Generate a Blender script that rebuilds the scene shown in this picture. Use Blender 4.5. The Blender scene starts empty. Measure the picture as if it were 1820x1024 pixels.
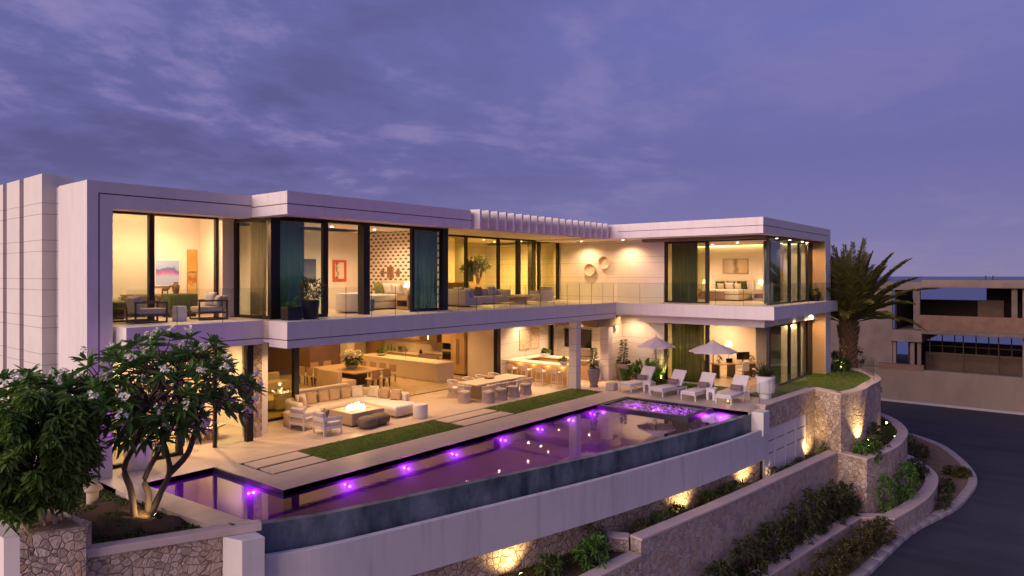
import bpy, bmesh, math, random
import numpy as np
from mathutils import Vector, Matrix
R = math.radians
rnd = random.Random(7)
S = bpy.context.scene
COL = S.collection

# ------------------------------------------------------------------ camera, sky, dusk glow, exposure
cam = bpy.data.cameras.new('camera'); cam.lens = 23.993; cam.sensor_width = 36.0
cam.shift_y = -22 / 1820; cam.clip_end = 60000; cam.clip_start = 0.1
co = bpy.data.objects.new('camera', cam); COL.objects.link(co)
co.location = (0, 0, 5.5); co.rotation_euler = (R(90), 0, R(-50.9))
S.camera = co
S.view_settings.view_transform = 'Standard'; S.view_settings.look = 'None'
S.view_settings.exposure = 0.0; S.view_settings.gamma = 1.0
S.cycles.use_denoising = True
S.cycles.max_bounces = 8; S.cycles.diffuse_bounces = 4; S.cycles.glossy_bounces = 4
S.cycles.transparent_max_bounces = 16; S.cycles.sample_clamp_indirect = 4.0
S.cycles.caustics_reflective = False; S.cycles.caustics_refractive = False

def build_world():
    w = bpy.data.worlds.new('World'); S.world = w; w.use_nodes = True
    nt = w.node_tree; nt.nodes.clear(); N = nt.nodes.new; L = nt.links.new
    def math_(op, a, b=None, clamp=False):
        n = N('ShaderNodeMath'); n.operation = op; n.use_clamp = clamp
        for i, q in enumerate((a, b)):
            if q is None: continue
            if isinstance(q, (int, float)): n.inputs[i].default_value = q
            else: L(q, n.inputs[i])
        return n.outputs[0]
    def ramp(fac, stops):
        n = N('ShaderNodeValToRGB'); e = n.color_ramp.elements
        while len(e) > 1: e.remove(e[0])
        e[0].position = stops[0][0]; e[0].color = (*stops[0][1], 1)
        for p, c in stops[1:]:
            q = e.new(p); q.color = (*c, 1)
        L(fac, n.inputs[0]); return n.outputs[0]
    def mix(f, a, b, mode='MIX'):
        n = N('ShaderNodeMix'); n.data_type = 'RGBA'; n.blend_type = mode
        if isinstance(f, (int, float)): n.inputs[0].default_value = f
        else: L(f, n.inputs[0])
        for i, q in ((6, a), (7, b)):
            if isinstance(q, tuple): n.inputs[i].default_value = (*q, 1)
            else: L(q, n.inputs[i])
        return n.outputs[2]
    tc = N('ShaderNodeTexCoord'); sep = N('ShaderNodeSeparateXYZ'); L(tc.outputs['Generated'], sep.inputs[0])
    x, y, z = sep.outputs
    zc = math_('MAXIMUM', z, 0.0)
    base = ramp(zc, [(0.0, (.215, .185, .335)), (.05, (.180, .165, .345)), (.16, (.136, .132, .338)), (.32, (.140, .145, .385)), (.6, (.11, .105, .33)), (1.0, (.09, .09, .28))])
    # clouds drift in a flat layer overhead
    den = math_('ADD', zc, 0.16)
    cv = N('ShaderNodeCombineXYZ'); L(math_('DIVIDE', x, den), cv.inputs[0]); L(math_('DIVIDE', y, den), cv.inputs[1])
    mp = N('ShaderNodeMapping'); mp.inputs['Rotation'].default_value = (0, 0, R(42)); mp.inputs['Scale'].default_value = (1.0, 1.12, 1)
    L(cv.outputs[0], mp.inputs[0])
    n1 = N('ShaderNodeTexNoise'); n1.inputs['Scale'].default_value = .8; n1.inputs['Detail'].default_value = 9; n1.inputs['Roughness'].default_value = .58
    n1.inputs['Distortion'].default_value = .35
    L(mp.outputs[0], n1.inputs['Vector'])
    n2 = N('ShaderNodeTexNoise'); n2.inputs['Scale'].default_value = 3.4; n2.inputs['Detail'].default_value = 9; n2.inputs['Roughness'].default_value = .62
    L(mp.outputs[0], n2.inputs['Vector'])
    cl = math_('ADD', math_('MULTIPLY', n1.outputs[0], .74), math_('MULTIPLY', n2.outputs[0], .26))
    dark = ramp(cl, [(.43, (0, 0, 0)), (.57, (1, 1, 1))])
    lite = ramp(cl, [(.37, (1, 1, 1)), (.485, (0, 0, 0))])
    # the cloud bank lies to the left (towards +y), the right is clear
    lw = math_('MULTIPLY', math_('ADD', math_('SUBTRACT', y, x), .62), 1.05, True)
    lw = math_('MULTIPLY', lw, math_('MULTIPLY', math_('SUBTRACT', z, .03), 9.0, True))
    c = mix(math_('MULTIPLY', lw, math_('MULTIPLY', dark, .64)), base, (.074, .069, .165))
    c = mix(math_('MULTIPLY', math_('ADD', lw, .22, True), math_('MULTIPLY', lite, .66)), c, (.33, .25, .41))
    # afterglow behind and left of the camera
    gl = math_('MULTIPLY', math_('SUBTRACT', math_('ADD', math_('MULTIPLY', x, -.92), math_('MULTIPLY', y, -.39)), .25), 1.25, True)
    gl = math_('MULTIPLY', gl, math_('SUBTRACT', 1.0, math_('MULTIPLY', zc, 1.1), True))
    c = mix(gl, c, (.62, .40, .52))
    # below the horizon: dim
    dn = math_('MULTIPLY', z, -14.0, True)
    c = mix(dn, c, (.03, .028, .06))
    bg = N('ShaderNodeBackground'); L(c, bg.inputs[0]); bg.inputs[1].default_value = 1.15
    out = N('ShaderNodeOutputWorld'); L(bg.outputs[0], out.inputs[0])
build_world()

sd = bpy.data.lights.new('afterglow', 'SUN'); sd.energy = 3.9; sd.angle = R(50); sd.color = (1.0, .74, .66)
so = bpy.data.objects.new('afterglow', sd); COL.objects.link(so)
so.rotation_euler = Vector((.93, -.27, -.25)).to_track_quat('-Z', 'Y').to_euler()
WARM = (1.0, .585, .30)
def spot(loc, aim, power, cone=150, blend=.6, radius=.06, color=WARM, name='lamp_light'):
    d = bpy.data.lights.new(name, 'SPOT'); d.energy = power; d.spot_size = R(cone); d.spot_blend = blend
    d.shadow_soft_size = radius; d.color = color
    o = bpy.data.objects.new(name, d); COL.objects.link(o); o.location = loc
    o.rotation_euler = (Vector(aim) - Vector(loc)).to_track_quat('-Z', 'Y').to_euler()
    return o
def point(loc, power, radius=.1, color=WARM, name='lamp_light'):
    d = bpy.data.lights.new(name, 'POINT'); d.energy = power; d.shadow_soft_size = radius; d.color = color
    o = bpy.data.objects.new(name, d); COL.objects.link(o); o.location = loc
    return o

# ------------------------------------------------------------------ materials
MATS = {}
class G:
    """small node-graph writer"""
    def __init__(s, name):
        s.m = bpy.data.materials.new(name); s.m.use_nodes = True
        s.t = s.m.node_tree; s.t.nodes.clear()
        s.out = s.t.nodes.new('ShaderNodeOutputMaterial')
    def n(s, kind, **kw):
        q = s.t.nodes.new(kind)
        for k, v in kw.items(): setattr(q, k, v)
        return q
    def link(s, a, b): s.t.links.new(a, b)
    def setin(s, sock, v):
        if isinstance(v, bpy.types.NodeSocket): s.link(v, sock)
        elif isinstance(v, tuple) and sock.type == 'RGBA' and len(v) == 3: sock.default_value = (*v, 1)
        else: sock.default_value = v
    def math(s, op, a, b=None, clamp=False):
        q = s.n('ShaderNodeMath', operation=op, use_clamp=clamp); s.setin(q.inputs[0], a)
        if b is not None: s.setin(q.inputs[1], b)
        return q.outputs[0]
    def mix(s, f, a, b, mode='MIX'):
        q = s.n('ShaderNodeMix', data_type='RGBA', blend_type=mode)
        s.setin(q.inputs[0], f); s.setin(q.inputs[6], a); s.setin(q.inputs[7], b); return q.outputs[2]
    def pos(s, scale=(1, 1, 1)):
        g = s.n('ShaderNodeNewGeometry'); m = s.n('ShaderNodeMapping'); m.inputs['Scale'].default_value = scale
        s.link(g.outputs['Position'], m.inputs[0]); return m.outputs[0]
    def noise(s, vec, scale, detail=4, rough=.55):
        q = s.n('ShaderNodeTexNoise'); s.link(vec, q.inputs['Vector'])
        q.inputs['Scale'].default_value = scale; q.inputs['Detail'].default_value = detail; q.inputs['Roughness'].default_value = rough
        return q.outputs[0]
    def ramp(s, fac, stops):
        q = s.n('ShaderNodeValToRGB'); e = q.color_ramp.elements
        while len(e) > 1: e.remove(e[0])
        for i, (p, c) in enumerate(stops):
            if isinstance(c, (int, float)): c = (c, c, c)
            k = e[0] if i == 0 else e.new(p); k.position = p; k.color = (*c, 1)
        s.link(fac, q.inputs[0]); return q.outputs[0]
    def bsdf(s, col, rough=.6, metal=0, spec=.35, normal=None, **kw):
        q = s.n('ShaderNodeBsdfPrincipled'); s.setin(q.inputs['Base Color'], col); s.setin(q.inputs['Roughness'], rough)
        q.inputs['Metallic'].default_value = metal; q.inputs['Specular IOR Level'].default_value = spec
        if normal is not None: s.link(normal, q.inputs['Normal'])
        for k, v in kw.items(): s.setin(q.inputs[k], v)
        return q.outputs[0]
    def bump(s, h, strength=.3, dist=.02):
        q = s.n('ShaderNodeBump'); q.inputs['Strength'].default_value = strength; q.inputs['Distance'].default_value = dist
        s.link(h, q.inputs['Height']); return q.outputs[0]
    def done(s, sh):
        s.link(sh, s.out.inputs[0]); MATS[s.m.name] = s.m; return s.m
def shade(c, k): return tuple(min(1, q * k) for q in c)

def simple(name, col, rough=.6, var=.12, scale=3, bump=0, metal=0, spec=.35, bscale=None, stretch=(1, 1, 1)):
    g = G(name); p = g.pos(stretch); n = g.noise(p, scale, 5)
    c = g.mix(n, shade(col, 1 - var), shade(col, 1 + var))
    nm = None
    if bump:
        nm = g.bump(g.noise(p, bscale or scale * 8, 3), bump, .02)
    return g.done(g.bsdf(c, rough, metal, spec, nm))

GROOVES = [7.59, 7.27, 6.52, 6.20, 5.41, 5.09, 4.33, 4.00, 3.25, 2.93, 2.17, 1.85, 1.09, .77]
def plaster(name, col, lines=False, streak=.1, dark=.45):
    g = G(name); p = g.pos(); a = g.noise(p, .7, 5); b = g.noise(g.pos((3.5, 3.5, .35)), 1.0, 5, .6)
    c = g.mix(a, shade(col, .93), shade(col, 1.05))
    c = g.mix(g.math('MULTIPLY', g.ramp(b, [(.5, 0), (.75, 1)]), streak), c, shade(col, .55)); c = g.mix(g.math('MULTIPLY', g.ramp(g.noise(p, 2.6, 6, .7), [(.45, 0), (.7, 1)]), .16), c, shade(col, .72))
    nm = g.bump(g.noise(p, 45, 3), .12, .01)
    if lines:
        sep = g.n('ShaderNodeSeparateXYZ'); g.link(p, sep.inputs[0]); z = sep.outputs[2]; tot = None
        for q in GROOVES:
            k = g.math('LESS_THAN', g.math('ABSOLUTE', g.math('SUBTRACT', z, q)), .011)
            tot = k if tot is None else g.math('ADD', tot, k)
        c = g.mix(tot, c, shade(col, dark))
    return g.done(g.bsdf(c, .75, 0, .25, nm))

plaster('white_plaster', (.74, .70, .66), streak=.22)
plaster('jointed_plaster', (.72, .68, .63), lines=True, dark=.58)
plaster('trough_concrete', (.64, .62, .62), streak=.5)
plaster('warm_wall', (.78, .72, .62), streak=.03)
simple('recess_plaster', (.40, .31, .28), .8, .15, 2)  # brownish strips, made darker to carry recess shade the soft sun barely gives
simple('tan_wall', (.52, .35, .16), .7, .1, 1.5)
simple('groove_dark', (.05, .03, .03), .7)
simple('frame_black', (.012, .011, .010), .4, .1, 6)
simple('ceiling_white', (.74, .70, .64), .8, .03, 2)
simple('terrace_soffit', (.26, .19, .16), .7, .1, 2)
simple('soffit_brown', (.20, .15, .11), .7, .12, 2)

def tile(name, col, sx=1.2, sy=.6, joint=.006, jcol=.6, rough=.42):
    g = G(name); p = g.pos(); sep = g.n('ShaderNodeSeparateXYZ'); g.link(p, sep.inputs[0])
    fx = g.math('ABSOLUTE', g.math('SUBTRACT', g.math('FRACT', g.math('DIVIDE', sep.outputs[0], sx)), .5))
    fy = g.math('ABSOLUTE', g.math('SUBTRACT', g.math('FRACT', g.math('DIVIDE', sep.outputs[1], sy)), .5))
    m = g.math('MAXIMUM', g.math('GREATER_THAN', fx, .5 - joint / sx), g.math('GREATER_THAN', fy, .5 - joint / sy))
    ix = g.math('FLOOR', g.math('DIVIDE', sep.outputs[0], sx)); iy = g.math('FLOOR', g.math('DIVIDE', sep.outputs[1], sy))
    cv = g.n('ShaderNodeCombineXYZ'); g.link(g.math('ADD', ix, .5), cv.inputs[0]); g.link(g.math('ADD', iy, .5), cv.inputs[1])
    wn = g.n('ShaderNodeTexWhiteNoise'); g.link(cv.outputs[0], wn.inputs['Vector'])
    c = g.mix(wn.outputs['Value'], shade(col, .93), shade(col, 1.06))
    c = g.mix(g.noise(g.pos((1, 5, 1)), 2.2, 6, .6), c, shade(col, .84))
    c = g.mix(m, c, shade(col, jcol))
    return g.done(g.bsdf(c, g.math('ADD', g.math('MULTIPLY', g.noise(p, 3), .25), rough - .1), 0, .4))
tile('travertine', (.60, .51, .42), 1.2, .6)
tile('inside_floor', (.56, .45, .31), 1.2, 1.2, .004, .75, .28)

def stone(name, a, b, mortar, scale=2.6, edge=.035, bump=.9, tall=1.0):
    g = G(name); p = g.pos((1, 1, tall))
    w = g.n('ShaderNodeVectorMath', operation='ADD'); nz = g.n('ShaderNodeTexNoise'); g.link(p, nz.inputs['Vector']); nz.inputs['Scale'].default_value = 1.1; nz.inputs['Detail'].default_value = 3
    sc = g.n('ShaderNodeVectorMath', operation='SCALE'); g.link(nz.outputs['Color'], sc.inputs[0]); sc.inputs['Scale'].default_value = .55
    g.link(p, w.inputs[0]); g.link(sc.outputs[0], w.inputs[1])
    v = g.n('ShaderNodeTexVoronoi'); v.inputs['Scale'].default_value = scale; g.link(w.outputs[0], v.inputs['Vector']); v.inputs['Randomness'].default_value = .9
    e = g.n('ShaderNodeTexVoronoi', feature='DISTANCE_TO_EDGE'); e.inputs['Scale'].default_value = scale; g.link(w.outputs[0], e.inputs['Vector']); e.inputs['Randomness'].default_value = .9
    sp = g.n('ShaderNodeSeparateColor'); g.link(v.outputs['Color'], sp.inputs[0])
    c = g.mix(sp.outputs[0], a, b)
    c = g.mix(g.math('MULTIPLY', g.ramp(sp.outputs[1], [(.80, 0), (.86, 1)]), .6), c, shade(b, .55)); c = g.mix(g.math('MULTIPLY', g.ramp(sp.outputs[2], [(.78, 0), (.84, 1)]), .55), c, (.46, .27, .12))
    c = g.mix(g.noise(p, 9, 6, .65), g.mix(.5, c, shade(a, .55)), c)
    c = g.mix(g.math('MULTIPLY', g.ramp(g.noise(p, 24, 4), [(.35, 1), (.5, 0)]), .25), c, shade(a, .4))
    m = g.ramp(e.outputs[0], [(edge * .4, 1), (edge, 0)])
    c = g.mix(m, c, mortar)
    h = g.math('ADD', g.math('MULTIPLY', g.ramp(e.outputs[0], [(0, 0), (edge * 2, .7), (edge * 7, 1)]), g.math('ADD', g.math('MULTIPLY', sp.outputs[1], .7), .5)), g.math('MULTIPLY', g.noise(p, 11, 6), .6))
    return g.done(g.bsdf(c, .85, 0, .2, g.bump(h, bump, .10)))
stone('rubble_stone', (.76, .62, .49), (.50, .385, .29), (.34, .265, .20), 6.2, .012, .8)
stone('small_stone', (.80, .65, .51), (.60, .475, .37), (.33, .26, .205), 5.2, .016, .8)
stone('faint_stone', (.60, .50, .44), (.48, .40, .355), (.37, .31, .275), 5.4, .014, .55)
simple('stone_cap', (.60, .49, .43), .8, .2, 2.5, .3)

def grass_mat(name, a, b):
    g = G(name); p = g.pos(); c = g.mix(g.ramp(g.noise(p, 1.7, 6, .65), [(.35, 0), (.65, 1)]), a, b)
    c = g.mix(g.noise(p, 40, 3), c, shade(a, .6))
    return g.done(g.bsdf(c, .8, 0, .15, g.bump(g.noise(p, 90, 3), .8, .04)))
grass_mat('lawn_green', (.105, .155, .026), (.17, .185, .040))
grass_mat('turf_soil', (.035, .040, .014), (.06, .05, .02))
def soil(name, a, b):
    g = G(name); p = g.pos(); c = g.mix(g.noise(p, 2.2, 7, .65), a, b); c = g.mix(g.noise(p, 35, 3), c, shade(a, .55))
    return g.done(g.bsdf(c, .95, 0, .1, g.bump(g.noise(p, 30, 5), .8, .05)))
soil('garden_soil', (.14, .09, .055), (.26, .18, .11))
soil('sandy_soil', (.26, .18, .12), (.42, .30, .20))
soil('hill_earth', (.10, .085, .06), (.17, .14, .10))
def asphalt():
    g = G('asphalt'); p = g.pos(); c = g.mix(g.noise(p, .35, 6, .6), (.021, .026, .042), (.040, .045, .066))
    c = g.mix(g.math('MULTIPLY', g.noise(p, 60, 2), .5), c, (.09, .09, .10))
    c = g.mix(g.math('MULTIPLY', g.ramp(g.noise(g.pos((1, .25, 1)), .5, 5, .65), [(.42, 0), (.62, 1)]), .55), c, (.020, .021, .028))
    return g.done(g.bsdf(c, .75, 0, .3, g.bump(g.noise(p, 70, 3), .4, .02)))
asphalt()
simple('kerb_concrete', (.36, .33, .32), .85, .18, 2.0, .2)
simple('raw_concrete', (.14, .108, .09), .9, .45, 1.1, .3)
simple('pale_concrete', (.185, .145, .125), .9, .45, .8, .3)
simple('block_wall', (.17, .105, .075), .9, .4, 1.6, .3)
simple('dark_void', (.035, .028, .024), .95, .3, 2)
simple('bank_render', (.19, .15, .115), .9, .3, .7, .25, stretch=(1, 1, .4))
simple('brown_wall', (.085, .055, .04), .95, .3, 2, .2)
simple('rust_wood', (.055, .038, .03), .85, .3, 4)

def pooltile():
    g = G('pool_stone'); p = g.pos((1.1, 1.1, .42)); n = g.noise(p, 1.3, 7, .66); q = g.noise(g.pos(), 9, 5, .65)
    c = g.mix(g.ramp(n, [(.35, 0), (.65, 1)]), (.042, .07, .095), (.23, .29, .345))
    c = g.mix(q, g.mix(.5, c, (.01, .015, .024)), c)
    return g.done(g.bsdf(c, .42, 0, .5, g.bump(q, .2, .01)))
pooltile()
simple('pool_basin', (.050, .042, .075), .5, .25, 3)
simple('pool_rim', (.012, .012, .018), .25, .15, 3)

def water(name, tint, bump, scale, base=.02):
    g = G(name); p = g.pos()
    h = g.math('ADD', g.noise(p, scale, 3), g.math('MULTIPLY', g.noise(p, scale * 3.7, 2), .35))
    nm = g.bump(h, bump, .02)
    lw = g.n('ShaderNodeLayerWeight'); lw.inputs[0].default_value = .5; g.link(nm, lw.inputs['Normal'])
    f = g.math('ADD', g.math('MULTIPLY', g.math('POWER', lw.outputs['Facing'], 3.0), 1.0), base, True)
    tr = g.n('ShaderNodeBsdfTransparent'); tr.inputs[0].default_value = (*tint, 1)
    gl = g.n('ShaderNodeBsdfGlossy'); gl.inputs['Roughness'].default_value = .012; gl.inputs[0].default_value = (.92, .92, .95, 1); g.link(nm, gl.inputs['Normal'])
    mx = g.n('ShaderNodeMixShader'); g.link(f, mx.inputs[0]); g.link(tr.outputs[0], mx.inputs[1]); g.link(gl.outputs[0], mx.inputs[2])
    v = g.n('ShaderNodeVolumePrincipled'); v.inputs['Density'].default_value = .05; v.inputs['Color'].default_value = (.75, .45, .9, 1); g.link(v.outputs[0], g.out.inputs[1])
    return g.done(mx.outputs[0])
water('pool_water', (.70, .58, .80), .05, 2.2, .045)
def sea():
    g = G('sea_water'); p = g.pos((1, 1, 1)); n = g.noise(p, .02, 5)
    return g.done(g.bsdf(g.mix(n, (.030, .060, .16), (.045, .085, .20)), .35, 0, .5))
sea()
def foam():
    g = G('spa_foam'); p = g.pos(); n = g.math('ADD', g.math('MULTIPLY', g.noise(p, 5, 4), .6), g.math('MULTIPLY', g.noise(p, 17, 4), .4))
    a0 = g.bsdf((.75, .70, .78), .6, 0, .4); tl = g.n('ShaderNodeBsdfTranslucent'); tl.inputs[0].default_value = (.8, .75, .85, 1); am = g.n('ShaderNodeMixShader'); am.inputs[0].default_value = .6; g.link(a0, am.inputs[1]); g.link(tl.outputs[0], am.inputs[2]); a = am.outputs[0]; lw = g.n('ShaderNodeLayerWeight'); lw.inputs[0].default_value = .5
    tr = g.n('ShaderNodeBsdfTransparent'); tr.inputs[0].default_value = (.5, .4, .62, 1)
    gl = g.n('ShaderNodeBsdfGlossy'); gl.inputs['Roughness'].default_value = .05
    mx = g.n('ShaderNodeMixShader'); g.link(g.math('ADD', g.math('POWER', lw.outputs['Facing'], 4.0), .03, True), mx.inputs[0]); g.link(tr.outputs[0], mx.inputs[1]); g.link(gl.outputs[0], mx.inputs[2])
    m2 = g.n('ShaderNodeMixShader'); g.link(g.ramp(n, [(.47, 0), (.58, 1)]), m2.inputs[0]); g.link(mx.outputs[0], m2.inputs[1]); g.link(a, m2.inputs[2])
    return g.done(m2.outputs[0])
foam()
def glass(name, tint, base, k=1.0):
    g = G(name); lw = g.n('ShaderNodeLayerWeight'); lw.inputs[0].default_value = .5
    f = g.math('ADD', g.math('MULTIPLY', g.math('POWER', lw.outputs['Facing'], 4.5), .9 * k), base, True)
    tr = g.n('ShaderNodeBsdfTransparent'); tr.inputs[0].default_value = (*tint, 1)
    gl = g.n('ShaderNodeBsdfGlossy'); gl.inputs['Roughness'].default_value = .01
    mx = g.n('ShaderNodeMixShader'); g.link(f, mx.inputs[0]); g.link(tr.outputs[0], mx.inputs[1]); g.link(gl.outputs[0], mx.inputs[2])
    return g.done(mx.outputs[0])
glass('window_glass', (.80, .86, .82), .05)
glass('tinted_glass', (.80, .80, .50), .05)
glass('bay_glass', (.84, .92, .90), .04)
glass('wing_glass', (.84, .86, .70), .06)
glass('rail_glass', (.93, .96, .95), .015, .5)
simple('rail_edge', (.09, .10, .10), .3)

def cloth(name, col, trans):
    g = G(name); p = g.pos((6, 6, .6)); c = g.mix(g.noise(p, 1.4, 4), shade(col, .75), shade(col, 1.25))
    d = g.bsdf(c, .9, 0, .1); t = g.n('ShaderNodeBsdfTranslucent'); g.link(c, t.inputs[0]); mx = g.n('ShaderNodeMixShader'); mx.inputs[0].default_value = trans; g.link(d, mx.inputs[1]); g.link(t.outputs[0], mx.inputs[2]); g.done(mx.outputs[0])
cloth('curtain_teal', (.24, .42, .45), .48)
cloth('curtain_grey', (.17, .24, .235), .22)
cloth('curtain_green', (.40, .40, .20), .35)
cloth('curtain_cream', (.66, .56, .40), .5)
simple('wood_oak', (.38, .25, .13), .5, .2, 2, stretch=(1, 1, 6))
simple('wood_cabinet', (.42, .29, .15), .5, .12, 2, stretch=(6, 6, .6))
simple('wood_dark', (.11, .065, .035), .5, .25, 3, stretch=(6, 6, .6))
simple('wood_table', (.46, .34, .21), .5, .15, 2, stretch=(5, 1, 1))
simple('marble_cream', (.66, .58, .46), .35, .12, 1.5)
simple('counter_white', (.76, .70, .60), .3, .06, 2)
simple('fabric_cream', (.66, .58, .47), .9, .08, 6, .25, bscale=120)
simple('fabric_tan', (.44, .31, .19), .9, .10, 6, .25, bscale=120)
simple('fabric_white', (.72, .67, .64), .9, .06, 6, .2, bscale=120)
simple('fabric_lilac', (.50, .47, .55), .9, .08, 6, .2, bscale=120)
simple('fabric_mauve', (.20, .14, .15), .9, .12, 8, .25, bscale=120)
simple('fabric_grey', (.42, .38, .36), .9, .10, 6, .25, bscale=120)
simple('fabric_taupe', (.17, .13, .105), .95, .15, 10, .6, bscale=60)
simple('fabric_green', (.062, .085, .030), .9, .12, 6)
simple('fabric_moss', (.22, .24, .08), .9, .12, 6)
simple('fabric_plaid', (.36, .24, .20), .9, .35, 9)
simple('fabric_blue', (.05, .17, .24), .8, .1, 6)
simple('white_metal', (.72, .70, .72), .4, .05, 4)
simple('bronze_metal', (.10, .075, .055), .4, .1, 4, metal=.3)
simple('steel', (.35, .32, .29), .3, .1, 4, metal=.9)
simple('black_gloss', (.006, .006, .007), .12, .1, 3)
simple('ceramic_white', (.70, .68, .70), .4, .08, 5)
simple('ceramic_tan', (.44, .36, .28), .7, .12, 5)
simple('ceramic_grey', (.26, .21, .19), .7, .15, 5)
simple('pot_black', (.015, .014, .014), .5, .2, 5)
simple('wicker', (.58, .48, .42), .85, .25, 12)
simple('basket', (.62, .51, .40), .8, .3, 14, .5)
simple('concrete_warm', (.52, .41, .30), .75, .1, 3, .1)
simple('bark_grey', (.085, .062, .048), .9, .3, 6, .5)
simple('bark_dark', (.075, .055, .04), .9, .3, 6)
simple('bark_palm', (.14, .085, .05), .95, .45, 9, .9)
simple('bark_pale', (.45, .36, .25), .9, .2, 6)
simple('petal_white', (.95, .92, .76), .7, .05, 6)
simple('canvas', (.68, .62, .66), .85, .06, 4)
def leafmat(name, a, b, scale=1.6, rough=.5, trans=.25):
    g = G(name); p = g.pos(); n = g.ramp(g.noise(p, scale, 4, .6), [(.3, 0), (.7, 1)])
    inf = g.n('ShaderNodeNewGeometry'); r = inf.outputs['Random Per Island']
    c = g.mix(n, a, b); c = g.mix(g.math('MULTIPLY', r, .55), c, shade(b, 1.25))
    d = g.bsdf(c, rough, 0, .35); t = g.n('ShaderNodeBsdfTranslucent'); g.link(c, t.inputs[0])
    mx = g.n('ShaderNodeMixShader'); mx.inputs[0].default_value = trans; g.link(d, mx.inputs[1]); g.link(t.outputs[0], mx.inputs[2])
    return g.done(mx.outputs[0])
leafmat('leaf_dark', (.036, .105, .016), (.105, .225, .036))
leafmat('leaf_mid', (.036, .075, .016), (.095, .150, .034))
leafmat('leaf_bright', (.060, .125, .018), (.17, .29, .05), 2.2)
leafmat('leaf_olive', (.045, .055, .018), (.10, .11, .035))
leafmat('leaf_palm', (.085, .095, .022), (.22, .20, .055), 3)
leafmat('leaf_dull', (.026, .038, .012), (.072, .080, .026))
leafmat('leaf_red', (.040, .055, .014), (.105, .085, .028))

def emit(name, col, strength):
    g = G(name); e = g.n('ShaderNodeEmission'); e.inputs[0].default_value = (*col, 1); e.inputs[1].default_value = strength
    return g.done(e.outputs[0])
emit('downlight_glow', (1, .80, .48), 14)
emit('garden_glow', (1, .78, .40), 25)
emit('lamp_glow', (1, .72, .34), 4)
emit('cove_glow', (1, .66, .24), 5)
emit('flame_glow', (1, .62, .22), 9)
emit('flame_core', (1, .88, .62), 22)
emit('pool_lamp', (.80, .16, 1), 14)
emit('spa_lamp', (.66, .06, 1), 230)
simple('rear_curtain', (.17, .105, .115), .8, .2, 2)
emit('candle_glow', (1, .45, .10), 6)

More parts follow.
